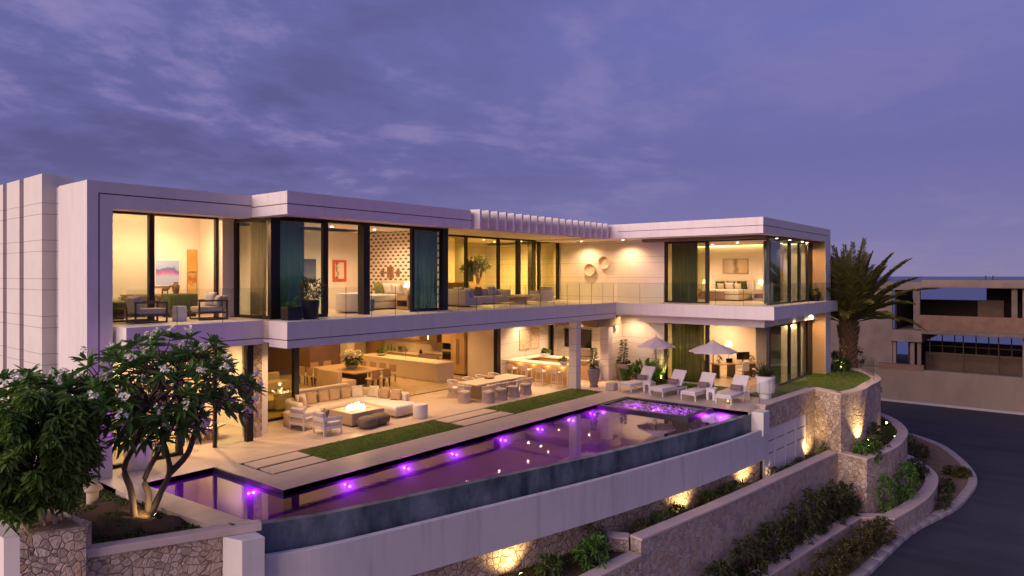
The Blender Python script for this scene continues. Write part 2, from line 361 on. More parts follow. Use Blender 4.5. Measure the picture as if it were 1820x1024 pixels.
# ------------------------------------------------------------------ mesh helpers
class MB:
    def __init__(s): s.v = []; s.f = []; s.smooth = False
    def face(s, *pts):
        i = len(s.v); s.v += [tuple(p) for p in pts]; s.f.append(tuple(range(i, i + len(pts)))); return s
    def box(s, x0, x1, y0, y1, z0, z1):
        x0, x1 = min(x0, x1), max(x0, x1); y0, y1 = min(y0, y1), max(y0, y1); z0, z1 = min(z0, z1), max(z0, z1)
        i = len(s.v)
        s.v += [(x0, y0, z0), (x1, y0, z0), (x1, y1, z0), (x0, y1, z0), (x0, y0, z1), (x1, y0, z1), (x1, y1, z1), (x0, y1, z1)]
        s.f += [tuple(i + k for k in q) for q in ((0, 3, 2, 1), (4, 5, 6, 7), (0, 1, 5, 4), (1, 2, 6, 5), (2, 3, 7, 6), (3, 0, 4, 7))]
        return s
    def cbox(s, x, y, z0, w, d, h, rot=0, tilt=None):
        m = Matrix.Rotation(rot, 4, 'Z'); i = len(s.v)
        if tilt: m = m @ Matrix.Rotation(tilt[1], 4, tilt[0])
        for dx, dy, dz in ((-1, -1, 0), (1, -1, 0), (1, 1, 0), (-1, 1, 0), (-1, -1, 1), (1, -1, 1), (1, 1, 1), (-1, 1, 1)):
            p = m @ Vector((dx * w / 2, dy * d / 2, dz * h)); s.v.append((x + p.x, y + p.y, z0 + p.z))
        s.f += [tuple(i + k for k in q) for q in ((0, 3, 2, 1), (4, 5, 6, 7), (0, 1, 5, 4), (1, 2, 6, 5), (2, 3, 7, 6), (3, 0, 4, 7))]
        return s
    def prism(s, poly, z0, z1):
        n = len(poly); a = sum(poly[k][0] * poly[(k + 1) % n][1] - poly[(k + 1) % n][0] * poly[k][1] for k in range(n))
        if a < 0: poly = poly[::-1]
        i = len(s.v); s.v += [(x, y, z0) for x, y in poly] + [(x, y, z1) for x, y in poly]
        s.f.append(tuple(i + k for k in range(n - 1, -1, -1))); s.f.append(tuple(i + n + k for k in range(n)))
        for k in range(n): q = (k + 1) % n; s.f.append((i + k, i + q, i + n + q, i + n + k))
        return s
    def lathe(s, x, y, prof, n=20, sx=1, sy=1, caps=True):
        i = len(s.v); m = len(prof)
        for r, z in prof:
            for k in range(n):
                a = 2 * math.pi * k / n; s.v.append((x + r * sx * math.cos(a), y + r * sy * math.sin(a), z))
        for j in range(m - 1):
            for k in range(n):
                q = (k + 1) % n; s.f.append((i + j * n + k, i + j * n + q, i + (j + 1) * n + q, i + (j + 1) * n + k))
        if caps:
            s.f.append(tuple(i + k for k in range(n - 1, -1, -1))); s.f.append(tuple(i + (m - 1) * n + k for k in range(n)))
        return s
    def tube(s, pts, rad, n=6):
        pts = [Vector(p) for p in pts]
        if isinstance(rad, (int, float)): rad = [rad] * len(pts)
        i = len(s.v); up = Vector((0, 0, 1))
        for j, p in enumerate(pts):
            t = (pts[min(j + 1, len(pts) - 1)] - pts[max(j - 1, 0)]).normalized()
            a = t.cross(up)
            if a.length < 1e-3: a = t.cross(Vector((1, 0, 0)))
            a.normalize(); b = a.cross(t)
            for k in range(n):
                an = 2 * math.pi * k / n; q = p + rad[j] * (math.cos(an) * a + math.sin(an) * b); s.v.append(tuple(q))
        for j in range(len(pts) - 1):
            for k in range(n):
                q = (k + 1) % n; s.f.append((i + j * n + k, i + (j + 1) * n + k, i + (j + 1) * n + q, i + j * n + q))
        s.f.append(tuple(i + k for k in range(n))); s.f.append(tuple(i + (len(pts) - 1) * n + k for k in range(n - 1, -1, -1)))
        return s
    def ell(s, c, r, n=16, m=10, p=1.0, rot=0, tilt=0, twist='X'):
        """rounded blob; p<1 makes it boxier"""
        i = len(s.v); f = lambda q: math.copysign(abs(q) ** p, q)
        M = Matrix.Rotation(rot, 3, 'Z') @ Matrix.Rotation(tilt, 3, twist)
        for j in range(m + 1):
            th = math.pi * j / m - math.pi / 2
            for k in range(n):
                a = 2 * math.pi * k / n
                q = M @ Vector((r[0] * f(math.cos(th)) * f(math.cos(a)), r[1] * f(math.cos(th)) * f(math.sin(a)), r[2] * f(math.sin(th))))
                s.v.append((c[0] + q.x, c[1] + q.y, c[2] + q.z))
        for j in range(m):
            for k in range(n):
                q = (k + 1) % n; s.f.append((i + j * n + k, i + j * n + q, i + (j + 1) * n + q, i + (j + 1) * n + k))
        return s
    def wall(s, path, thick, z0, z1, side=1):
        """a wall standing along a plan polyline, thickened to the left (side=1) of its direction"""
        off = offset(path, thick * side); return s.prism_strip(path, off, z0, z1)
    def prism_strip(s, a, b, z0, z1):
        i = len(s.v); n = len(a)
        for P in (a, b):
            for z in (z0, z1): s.v += [(x, y, z) for x, y in P]
        A0, A1, B0, B1 = i, i + n, i + 2 * n, i + 3 * n
        for k in range(n - 1):
            s.f += [(A0 + k, A0 + k + 1, A1 + k + 1, A1 + k), (B0 + k + 1, B0 + k, B1 + k, B1 + k + 1),
                    (A1 + k, A1 + k + 1, B1 + k + 1, B1 + k), (A0 + k + 1, A0 + k, B0 + k, B0 + k + 1)]
        s.f += [(A0, A1, B1, B0), (A0 + n - 1, B0 + n - 1, B1 + n - 1, A1 + n - 1)]
        return s
def offset(path, d):
    out = []
    for k in range(len(path)):
        a = Vector(path[max(k - 1, 0)]); b = Vector(path[k]); c = Vector(path[min(k + 1, len(path) - 1)])
        ns = []
        for p, q in ((a, b), (b, c)):
            t = q - p
            if t.length > 1e-6: t.normalize(); ns.append(Vector((-t.y, t.x)))
        m = sum(ns, Vector((0, 0))); m.normalize(); k_ = d / max(.35, m.dot(ns[0])); out.append(tuple(b + m * k_))
    return out
def smooth_path(pts, n=6):
    out = []; P = [Vector(p) for p in pts]
    for k in range(len(P) - 1):
        p0, p1, p2, p3 = P[max(k - 1, 0)], P[k], P[k + 1], P[min(k + 2, len(P) - 1)]
        for j in range(n):
            t = j / n; out.append(tuple(.5 * ((2 * p1) + (-p0 + p2) * t + (2 * p0 - 5 * p1 + 4 * p2 - p3) * t * t + (-p0 + 3 * p1 - 3 * p2 + p3) * t ** 3)))
    out.append(tuple(P[-1])); return out

def rootloc(o):
    v = Vector((0, 0, 0))
    while o is not None: v += o.location; o = o.parent
    return v
def part(name, mb, m, parent=None, smooth=False, bevel=0, sub=0, label=None, world=False, seg=2):
    me = bpy.data.meshes.new(name); vs = mb.v
    if world and parent is not None:
        q = rootloc(parent); vs = [(a - q.x, b - q.y, c - q.z) for a, b, c in vs]
    me.from_pydata(vs, [], mb.f)
    bm = bmesh.new(); bm.from_mesh(me)
    if bevel or smooth: bmesh.ops.remove_doubles(bm, verts=bm.verts, dist=1e-5)
    bmesh.ops.recalc_face_normals(bm, faces=bm.faces)
    if bevel:
        bmesh.ops.bevel(bm, geom=[e for e in bm.edges if len(e.link_faces) == 2 and e.calc_face_angle(0) > .5] , offset=bevel, segments=seg, profile=.5, affect='EDGES', clamp_overlap=True)
    bm.to_mesh(me); bm.free()
    if smooth or bevel > .02:
        for p in me.polygons: p.use_smooth = True
        if not smooth or smooth == 'auto':
            try: me.set_sharp_from_angle(angle=R(50))
            except Exception: pass
    me.materials.append(MATS[m]); o = bpy.data.objects.new(name, me); COL.objects.link(o)
    if parent is not None: o.parent = parent
    if label: o['label'] = label
    return o
def tag(o, label, cat, group=None):
    o['label'] = label; o['category'] = cat
    if group: o['group'] = group
    return o
def thing(name, label, cat, loc=(0, 0, 0), rot=0, group=None):
    o = bpy.data.objects.new(name, None); COL.objects.link(o); o.empty_display_size = .2
    o.location = loc; o.rotation_euler = (0, 0, rot); return tag(o, label, cat, group)
def struct(name, mb, m, kind='structure', **kw):
    o = part(name, mb, m, **kw); o['kind'] = kind; return o
def dup(o, loc=None, rot=None, label=None, group=None, parent=None):
    c = o.copy(); COL.objects.link(c)
    if parent is not None: c.parent = parent
    if loc is not None: c.location = loc
    if rot is not None: c.rotation_euler = (0, 0, rot)
    if label: c['label'] = label
    if group: c['group'] = group
    for k in list(o.children):
        if k.type != 'LIGHT': dup(k, parent=c)
    return c

# leaves: many small folded blades in one mesh
def leaf_mesh(name, m, parent, items, wide=.5, kind=None):
    """items: (base xyz, direction xyz, length, width, droop)"""
    n = len(items); V = np.zeros((n, 6, 3), np.float32)
    B = np.array([i[0] for i in items], np.float32); Dv = np.array([i[1] for i in items], np.float32)
    Ln = np.array([i[2] for i in items], np.float32)[:, None]; W = np.array([i[3] for i in items], np.float32)[:, None]
    dr = np.array([i[4] for i in items], np.float32)[:, None]
    Dv /= np.linalg.norm(Dv, axis=1, keepdims=True) + 1e-9
    rs = np.random.RandomState(n % 9973 + 5)
    up = np.tile(np.array([[0, 0, 1.0]], np.float32), (n, 1)) + rs.normal(0, .35, (n, 3)).astype(np.float32)
    sd = np.cross(Dv, up); sd /= np.linalg.norm(sd, axis=1, keepdims=True) + 1e-9
    nz = np.cross(sd, Dv); dn = np.array([[0, 0, -1.0]], np.float32)
    V[:, 0] = B
    for k, (t, w, dd) in {1: (.35, wide, .12), 2: (.72, wide * .8, .5), 4: (.72, -wide * .8, .5), 5: (.35, -wide, .12)}.items():
        V[:, k] = B + Dv * Ln * t + sd * W * w + nz * W * .18 + dn * dr * Ln * dd
    V[:, 3] = B + Dv * Ln + dn * dr * Ln
    F = (np.arange(n)[:, None] * 6 + np.array([[0, 1, 2, 3, 4, 5]])).astype(np.int32)
    me = bpy.data.meshes.new(name); me.vertices.add(n * 6); me.vertices.foreach_set('co', V.reshape(-1))
    Q = np.concatenate([F[:, [0, 1, 2, 3]], F[:, [0, 3, 4, 5]]]).astype(np.int32); k = len(Q)
    me.loops.add(k * 4); me.loops.foreach_set('vertex_index', Q.reshape(-1))
    me.polygons.add(k); me.polygons.foreach_set('loop_start', np.arange(k, dtype=np.int32) * 4); me.update(); me.validate()
    me.materials.append(MATS[m]); o = bpy.data.objects.new(name, me); COL.objects.link(o)
    if parent is not None: o.parent = parent
    if kind: o['kind'] = kind
    return o
def rvec(r=rnd): 
    z = r.uniform(-1, 1); a = r.uniform(0, 2 * math.pi); q = math.sqrt(1 - z * z); return Vector((q * math.cos(a), q * math.sin(a), z))
def blob_leaves(c, r, n, L, W, droop=.3, clump=7, seed=1, up=.2):
    """leaves in uneven clumps through an ellipsoid"""
    q = random.Random(seed); cl = []
    for _ in range(max(3, n // clump)):
        v = rvec(q); k = q.uniform(.35, 1.0) ** .5; cl.append((Vector((c[0] + v.x * r[0] * k, c[1] + v.y * r[1] * k, c[2] + v.z * r[2] * k)), v))
    out = []
    for _ in range(n):
        p, v = q.choice(cl); d = (v * .6 + rvec(q) + Vector((0, 0, up))); s = q.uniform(.7, 1.25)
        p2 = p + rvec(q) * min(r) * .16
        out.append((tuple(p2), tuple(d), L * s, W * s, droop * q.uniform(.4, 1.3)))
    return out

# ------------------------------------------------------------------ the house
H = thing('modern_house', 'two storey white flat-roofed villa with lit rooms behind the pool', 'house', (20, 22, 0))
def hp(name, mb, m, **kw): return part(name, mb, m, H, world=True, **kw)
TR = .8  # ceiling plate depth

# left end block: frame, end wall, ribbed tower
b = MB().box(6.95, 7.58, 20.2, 22.3, -.3, 8.05); hp('pier_wall', b, 'white_plaster')
hp('frame_beam', MB().box(7.58, 11.67, 20.2, 20.9, 7.34, 8.05), 'white_plaster')
hp('groove', MB().box(7.225, 7.255, 20.197, 20.25, -.3, 7.735).box(7.255, 11.67, 20.197, 20.25, 7.705, 7.735), 'groove_dark')
hp('end_wall', MB().box(7.03, 7.58, 22.45, 34, -.3, 8.05), 'jointed_plaster')
hp('groove', MB().box(7.0, 7.58, 22.3, 22.45, -.3, 8.03), 'groove_dark')
for k, (ya, yb) in enumerate(((22.75, 24.35), (24.75, 26.0), (26.4, 27.8), (28.2, 31.5))):
    hp('tower_rib', MB().box(6.67, 7.03, ya, yb, -.3, 8.42), 'jointed_plaster')
hp('tower_core', MB().box(7.03, 7.5, 22.78, 31.4, 7.9, 8.40), 'jointed_plaster')
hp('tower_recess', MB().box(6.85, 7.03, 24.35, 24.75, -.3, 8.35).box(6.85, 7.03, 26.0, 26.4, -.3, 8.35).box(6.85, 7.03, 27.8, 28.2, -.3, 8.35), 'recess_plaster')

# roof
hp('roof', MB().box(7.58, 11.7, 20.9, 34, 7.56, 8.03).box(11.7, 30.4, 18.75, 34, 7.56, 8.03).box(30.4, 41.0, 11.2, 34, 7.56, 8.03), 'white_plaster')
hp('fascia', MB().box(11.67, 19.85, 18.2, 18.75, 7.36, 8.06).box(11.67, 12.2, 18.75, 20.2, 7.36, 8.06), 'white_plaster')
hp('fascia', MB().box(30.1, 41.05, 10.3, 10.8, 7.37, 8.08).box(30.1, 30.6, 10.8, 18.2, 7.37, 8.08), 'white_plaster')
hp('fin_backing', MB().box(19.85, 30.4, 18.5, 18.75, 7.40, 8.03), 'soffit_brown')  # dark brown over the plaster fascia, painting in shade between the fins
hp('groove', MB().box(11.667, 19.86, 18.197, 18.3, 7.66, 7.685).box(11.667, 11.75, 18.3, 20.2, 7.66, 7.685), 'groove_dark')
hp('groove', MB().box(30.097, 40.5, 10.297, 10.4, 7.70, 7.725).box(30.097, 30.2, 10.4, 17.6, 7.70, 7.725), 'groove_dark')
for k in range(19):
    x = 20.12 + k * .535
    hp('roof_fin', MB().cbox(x, 18.20, 7.35, .14, .48, .77, R(8)), 'white_plaster', bevel=.012)
hp('roof_vent', MB().box(33.2, 34.4, 13, 14, 8.03, 8.25), 'white_plaster')
hp('roof_vent', MB().box(37.2, 37.6, 12, 12.4, 8.03, 8.14), 'white_plaster')
# soffits under the roof edge
hp('soffit', MB().box(12.2, 19.85, 18.75, 23.1, 7.42, 7.56), 'ceiling_white')
hp('soffit', MB().box(19.85, 30.6, 18.75, 23.1, 7.50, 7.56), 'ceiling_white')
hp('soffit', MB().box(30.6, 41.0, 10.8, 11.9, 7.42, 7.56).box(30.6, 33.3, 11.9, 23.2, 7.42, 7.56), 'ceiling_white')
hp('window_header', MB().box(32.3, 33.4, 10.93, 17.4, 7.27, 7.42).box(33.4, 40, 10.6, 11.4, 7.30, 7.42), 'soffit_brown')

# balcony slab and floors
hp('balcony', MB().box(7.66, 11.67, 19.52, 21, 3.36, 4.1).box(11.67, 30.98, 18.2, 19.2, 3.30, 4.1).box(30.98, 41.9, 10.12, 10.7, 3.5, 4.1).box(30.98, 31.5, 10.7, 18.2, 3.5, 4.1), 'white_plaster')
hp('balcony_floor', MB().box(7.6, 11.67, 21, 34, 3.5, 4.095).box(11.67, 31.5, 19.2, 34, 3.5, 4.095).box(31.5, 41.9, 10.7, 34, 3.5, 4.095), 'travertine')
hp('groove', MB().box(7.657, 11.675, 19.517, 19.6, 3.535, 3.56).box(11.667, 30.99, 18.197, 18.3, 3.535, 3.56).box(11.667, 11.75, 18.3, 19.5, 3.535, 3.56), 'groove_dark')
hp('soffit', MB().box(7.6, 11.67, 21, 21.2, 3.38, 3.5).box(11.67, 12.0, 19.2, 34, 3.42, 3.5).box(12, 30.9, 23.4, 34, 3.42, 3.5), 'ceiling_white')
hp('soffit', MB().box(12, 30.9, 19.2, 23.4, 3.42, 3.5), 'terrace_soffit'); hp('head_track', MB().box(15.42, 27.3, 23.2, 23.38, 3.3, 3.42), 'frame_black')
hp('window_header', MB().box(32.0, 33.4, 10.9, 17.6, 3.08, 3.5).box(33.4, 40, 10.75, 11.5, 3.12, 3.5), 'ceiling_white')
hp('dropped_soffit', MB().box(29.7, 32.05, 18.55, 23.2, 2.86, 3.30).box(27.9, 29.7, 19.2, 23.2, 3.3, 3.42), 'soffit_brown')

# right wing walls
hp('wing_wall', MB().box(32.9, 33.2, 16.42, 34, -.3, 7.42), 'jointed_plaster')
hp('end_fin_wall', MB().box(40.0, 41.0, 10.31, 12, -.3, 7.42), 'tan_wall')
hp('end_fin_edge', MB().box(39.997, 41.05, 10.29, 10.31, -.3, 7.37).box(41.0, 41.05, 10.31, 34, -.3, 7.4), 'white_plaster')
hp('column', MB().box(27.6, 28.0, 18.42, 18.85, -.02, 3.42), 'jointed_plaster')
hp('pier', MB().box(30.9, 31.35, 18.6, 19.1, -.02, 2.86).box(31.35, 32.9, 18.9, 19.1, -.02, 2.86), 'jointed_plaster')

# inner walls, ground floor
WW = 'warm_wall'
hp('interior_wall', MB().box(7.58, 7.7, 22.3, 34, 0, 3.5).box(7.6, 13.1, 26.6, 26.8, 0, 3.5), WW)
hp('interior_wall', MB().box(13.0, 13.15, 22.4, 34, 0, 3.5), WW)
hp('interior_wall', MB().box(13.1, 28.2, 34, 34.2, 0, 3.5), 'warm_wall')
hp('wood_wall', MB().box(18.6, 23.0, 33.6, 33.7, 0, 3.45), 'wood_dark')
hp('dark_door', MB().box(14.6, 15.7, 33.93, 34, 0, 3.3).box(16.8, 18.4, 33.93, 34, 0, 3.3), 'frame_black')
hp('rear_window', MB().box(23.0, 25.2, 33.7, 33.76, 0, 3.4), 'rear_curtain')
hp('interior_wall', MB().box(25.2, 25.7, 33.0, 33.9, 0, 3.45), WW)
hp('stone_column', MB().box(12.3, 12.75, 21.4, 21.9, -.02, 3.45), 'rubble_stone')
hp('interior_wall', MB().box(12.75, 13.15, 21.7, 22.4, 0, 3.45), WW)
hp('kitchen_wall', MB().box(28.0, 28.2, 23.45, 34, 0, 3.5), WW)
hp('bar_wall', MB().box(27.6, 31.95, 23.3, 23.45, -.02, 3.5).box(32.55, 32.9, 23.3, 23.45, -.02, 3.5), 'jointed_plaster')
hp('bar_window', MB().box(31.95, 32.2, 23.36, 23.4, 1.0, 3.3), 'curtain_green'); hp('window_frame', MB().box(32.42, 32.55, 23.3, 23.4, 0, 3.3), 'frame_black')
# ground floor, right wing
hp('interior_wall', MB().box(38.6, 38.75, 11.1, 18, 0, 3.5).box(33.2, 38.6, 18, 18.15, 0, 3.5), 'warm_wall')
# upper rooms
hp('interior_wall', MB().box(7.58, 7.66, 22.3, 24.5, 4.1, 7.56).box(7.6, 12.2, 24.5, 24.65, 4.1, 7.56).box(12.1, 12.25, 21.95, 24.5, 4.1, 7.56), WW)
hp('bay_side_wall', MB().box(11.6, 12.1, 21.9, 22.2, 4.1, 7.5), 'warm_wall')
hp('interior_wall', MB().box(12.25, 19.95, 24.7, 24.85, 4.1, 7.42), 'warm_wall')
hp('interior_wall', MB().box(20.05, 20.2, 19.8, 29, 4.1, 7.5), WW)
hp('interior_wall', MB().box(20.2, 33, 29, 29.15, 4.1, 7.56), 'warm_wall')
hp('interior_column', MB().box(26.4, 27.2, 25.4, 26.0, 4.1, 7.5), 'warm_wall')
hp('interior_column', MB().box(31.6, 32.0, 24.2, 24.5, 4.1, 7.5), 'frame_black')
hp('plinth', MB().box(24.4, 26.6, 24.55, 25.0, 4.1, 5.15), 'tan_wall')
hp('wood_panel', MB().box(22.0, 29.0, 28.9, 29.0, 4.1, 7.0), 'wood_cabinet')
hp('interior_wall', MB().box(39.2, 39.35, 11.1, 18, 4.1, 7.5).box(33.2, 39.2, 17.6, 17.75, 4.1, 7.5), 'warm_wall')
hp('cove_light', MB().box(39.05, 39.2, 11.3, 17.4, 7.22, 7.26), 'cove_glow')
hp('ceiling_plate', MB().box(33.3, 38.85, 11.5, 17.3, 7.26, 7.40), 'ceiling_white')
# wallpaper wall of the bay bedroom: small dark fan shaped prints on white
def wallpaper():
    g = G('fan_wallpaper'); p = g.pos(); sep = g.n('ShaderNodeSeparateXYZ'); g.link(p, sep.inputs[0])
    u = g.math('DIVIDE', sep.outputs[1], .33); v = g.math('DIVIDE', sep.outputs[2], .15)
    row = g.math('FLOOR', v); u = g.math('ADD', u, g.math('MULTIPLY', g.math('MODULO', row, 2), .5))
    a = g.math('SUBTRACT', g.math('FRACT', u), .5); c = g.math('SUBTRACT', g.math('FRACT', v), .28)
    d = g.math('SQRT', g.math('ADD', g.math('POWER', g.math('MULTIPLY', a, 1.55), 2), g.math('POWER', g.math('MULTIPLY', c, .72), 2)))
    m = g.math('MULTIPLY', g.math('LESS_THAN', d, .46), g.math('GREATER_THAN', c, 0))
    m = g.math('MULTIPLY', m, g.math('GREATER_THAN', g.math('ADD', g.math('ABSOLUTE', g.math('SINE', g.math('MULTIPLY', a, 22))), g.math('LESS_THAN', d, .3)), .25))
    return g.done(g.bsdf(g.mix(m, (.80, .72, .62), (.13, .09, .075)), .8))
wallpaper()
hp('wallpaper_wall', MB().box(19.95, 20.05, 19.9, 24.85, 4.1, 7.42), 'fan_wallpaper')

# windows: each is a frame with panes
def window(name, frame_boxes, pane_boxes, gl='window_glass', label=None):
    f = MB()
    for q in frame_boxes: f.box(*q)
    o = hp(name, f, 'frame_black', label=label)
    for q in pane_boxes: part('pane', MB().box(*q), gl, o, world=True)
    return o
ZT = 7.5
window('sliding_door', [(7.58, 11.62, 22.16, 22.3, 7.38, ZT), (9.36, 9.52, 22.14, 22.3, 4.1, 7.38), (11.5, 11.62, 22.16, 22.3, 4.1, 7.38), (7.58, 9.36, 22.16, 22.3, 4.1, 4.15)],
       [(7.6, 9.36, 22.22, 22.235, 4.15, 7.38)])
window('corner_window', [(12.02, 12.1, 19.85, 21.9, 7.28, 7.42), (12.02, 12.1, 19.85, 21.9, 4.1, 4.2), (12.0, 12.1, 21.72, 21.9, 4.2, 7.28), (12.02, 12.22, 19.66, 19.85, 4.1, 7.42)],
       [(12.05, 12.062, 19.85, 21.72, 4.2, 7.28)])
window('sliding_door', [(12.22, 14.2, 19.68, 19.8, 7.28, 7.42), (12.22, 14.2, 19.68, 19.8, 4.1, 4.2), (12.22, 12.36, 19.68, 19.8, 4.2, 7.28), (14.0, 14.2, 19.66, 19.8, 4.2, 7.28)],
       [(12.36, 14.0, 19.73, 19.742, 4.2, 7.28)], 'bay_glass')
window('door_frame', [(14.2, 18.1, 19.68, 19.9, 7.32, 7.42), (15.72, 16.0, 19.66, 20.0, 4.1, 7.32)], [])
window('sliding_door', [(18.08, 20.0, 19.7, 19.82, 7.28, 7.42), (18.08, 20.0, 19.7, 19.82, 4.1, 4.2), (18.08, 18.22, 19.7, 19.82, 4.2, 7.28), (19.72, 20.04, 19.66, 19.86, 4.1, 7.42)],
       [(18.22, 19.72, 19.75, 19.762, 4.2, 7.28)], 'bay_glass')
xs = [(20.2, 20.3), (24.87, 24.99), (27.35, 27.5), (28.95, 29.25), (30.9, 31.08), (32.75, 32.9)]
window('window_wall', [(20.2, 32.9, 23.15, 23.3, 7.4, 7.5), (20.2, 32.9, 23.17, 23.28, 4.1, 4.14)] + [(a, c, 23.15, 23.3, 4.14, 7.4) for a, c in xs],
       [(xs[k][1], xs[k + 1][0], 23.22, 23.235, 4.14, 7.4) for k in range(5)], 'tinted_glass')
for z0, z1, g1 in ((4.1, 7.27, 'wing_glass'), (.05, 3.08, 'wing_glass')):
    window('sliding_door', [(32.9, 33.05, 14.0, 16.42, z1 - .1, z1), (32.9, 33.05, 14.0, 16.42, z0, z0 + .07), (32.9, 33.05, 16.28, 16.42, z0 + .07, z1 - .1), (32.88, 33.06, 14.0, 14.16, z0 + .07, z1 - .1)],
           [(32.97, 32.985, 14.16, 16.28, z0 + .07, z1 - .1)], g1)
    window('corner_window', [(32.9, 33.05, 11.1, 14.0, z1 - .06, z1), (32.88, 33.06, 10.96, 11.1, z0, z1)] + [(a, c, 10.96, 11.08, z0, z1) for a, c in ((35.95, 36.15), (37.6, 37.8), (39.1, 39.3))] +
           [(33.06, 39.1, 10.97, 11.07, z1 - .08, z1), (33.06, 39.1, 10.97, 11.07, z0, z0 + .08), (39.3, 40, 10.97, 11.07, z0, z1)],
           [(a, c, 11.01, 11.022, z0 + .08, z1 - .08) for a, c in ((33.06, 35.95), (36.15, 37.6), (37.8, 39.1))], 'window_glass')
    hp('interior_wall', MB().box(36.2, 39.2, 12.3, 12.4, z0, z1), 'tan_wall')
# ground floor glazing
window('window_wall', [(7.6, 12.05, 21.05, 21.2, 3.28, 3.42), (7.6, 9.9, 21.05, 21.2, 0, .1), (9.72, 9.9, 21.05, 21.2, .1, 3.28), (10.9, 11.0, 21.1, 21.2, 0, 3.28), (11.98, 12.2, 21.0, 21.2, 0, 3.42)],
       [(7.6, 9.72, 21.12, 21.132, .1, 3.28), (11.0, 11.98, 21.14, 21.152, .0, 3.28)], 'window_glass')
window('window_wall', [(13.15, 15.4, 23.25, 23.35, 0, .1), (15.2, 15.42, 23.22, 23.4, 0, 3.42), (13.15, 15.4, 23.25, 23.35, 3.3, 3.42)],
       [(13.15, 15.2, 23.3, 23.312, .1, 3.3)], 'tinted_glass')
window('door_frame', [(27.32, 27.6, 23.2, 23.45, -.02, 3.42)], [])
hp('pocket_wall', MB().box(27.5, 28.0, 23.45, 25.5, 0, 3.42), 'warm_wall')
hp('sill_track', MB().box(15.42, 27.3, 23.22, 23.36, -.01, .006), 'groove_dark')

LK = 3.9
# downlights: a glowing disc in the ceiling and its beam
def downlight(x, y, z, power, cone=140, glow=True, beam=True, color=WARM):
    o = hp('downlight', MB().lathe(x, y, [(.055, z - .012), (.055, z + .004)], 10), 'downlight_glow')
    if beam: spot((x, y, z - .04), (x, y, 0), power * LK, cone, .7, .05, color)
for x in (9.2, 10.8): downlight(x, 23.0, 7.55, 70, 160)
point((9.7, 22.75, 7.42), 230, .02)  # added fill lamp without a fitting, hidden, evens the upper left room
for x, y in ((13.6, 22.0), (16.2, 22.2), (18.3, 22.2)): downlight(x, y, 7.40, 95, 160)
for x, y in ((21.5, 24.4), (24, 25.5), (26, 27.5), (28.3, 25), (31, 24.5), (30.6, 26.2)): downlight(x, y, 7.49, 210, 165)
for x, y in ((35.5, 13.5), (37, 15.5)): downlight(x, y, 7.25, 95, 160)
for x, y in ((35.2, 13.8), (37, 15.5)): downlight(x, y, 3.49, 110, 160)
# soffit rows over the terrace and the living room
for x in (13.4, 15.6, 17.8, 20, 22.2, 24.4, 26.6): downlight(x, 20.6, 3.41, 70, 130)
for x in (29.0,): downlight(x, 21.6, 3.29, 75, 140)
for x, y in ((16, 25.8), (19.5, 25.4), (21.8, 28.5), (25.4, 26.6), (25.4, 30), (27, 28.4), (17, 30.5), (23, 32)): downlight(x, y, 3.41, 78, 150, color=(1, .52, .17))
for x, y in ((9.4, 23.2), (11.5, 23.4), (9.6, 25.2)): downlight(x, y, 3.41, 135, 165)
# wall washers of the right wing
for y in (21.05, 18.4): downlight(32.05, y, 7.41, 80, 150)
for x in (33.6, 35.6, 37.7): downlight(x, 10.85, 7.295, 26, 120)
downlight(31.95, 18.1, 3.49, 60, 160)
for x, y in ((29.2, 22.6), (29.4, 19.8), (28.3, 20.6)): downlight(x, y, 3.29, 60, 130)
for x, y in ((31.2, 20.0), (31.2, 22.0)): downlight(x, y, 2.855, 60, 140)
for x in (36, 38.0): downlight(x, 10.45, 3.495, 24, 120)
downlight(38.9, 10.95, 7.295, 60, 165); downlight(38.9, 10.5, 3.495, 48, 165)
for x in (37.0, 38.4):
    for z in (7.2, 3.05): downlight(x, 11.7, z, 34, 150)

# ------------------------------------------------------------------ ground, sea, road, neighbour
struct('ground', MB().face((-80, -120, -6.1), (88, -120, -6.1), (88, 160, -6.1), (-80, 160, -6.1))
       .face((88, -120, -6.1), (170, -120, -42), (170, 160, -42), (88, 160, -6.1)).face((-80, 160, -6.1), (88, 160, -6.1), (170, 160, -42), (-80, 320, -42)), 'hill_earth')
struct('sea', MB().face((-20000, -30000, -40), (40000, -30000, -40), (40000, 40000, -40), (-20000, 40000, -40)), 'sea_water')
struct('road', MB().face((10, -60, -5.8), (69, -60, -5.8), (69, 60, -5.8), (10, 60, -5.8)), 'asphalt')
KERB = smooth_path([(16, 7.2), (22, 6.55), (28.57, 5.75), (34.16, 5.2), (38.73, 4.15), (42, 3.8), (44.6, 3.75), (47, 4.15), (49.6, 4.95), (52.9, 6.4), (55.2, 8.6), (57, 12), (58, 18)], 5)
kb = MB(); ki, ko = KERB, offset(KERB, .42)
for k in range(len(KERB) - 1):
    f = lambda A, t: tuple(Vector(A[k]).lerp(Vector(A[k + 1]), t)); kb.prism([f(ki, .01), f(ki, .99), f(ko, .99), f(ko, .01)], -5.9, -5.62)
struct('kerb', kb, 'kerb_concrete', bevel=.03)
struct('kerb', MB().box(69, 69.45, -60, 60, -5.9, -5.6), 'kerb_concrete')
bed = [p for p in offset(KERB, .4)]
struct('planting_bed', MB().prism(bed + [(50, 22), (30, 12), (16, 12)], -6, -5.68), 'sandy_soil')
rw = MB()
for k in range(24):
    y0, y1 = -50 + k * 4, -46 + k * 4
    rw.face((69.45, y0, -5.7), (69.45, y1, -5.7), (70.5, y1, -2.95), (70.5, y0, -2.95)); rw.face((70.5, y0, -2.95), (70.5, y1, -2.95), (71.1, y1, -2.95), (71.1, y0, -2.95))
o = part('retaining_wall', rw, 'bank_render'); tag(o, 'long bare beige rendered bank on the far side of the road', 'wall')

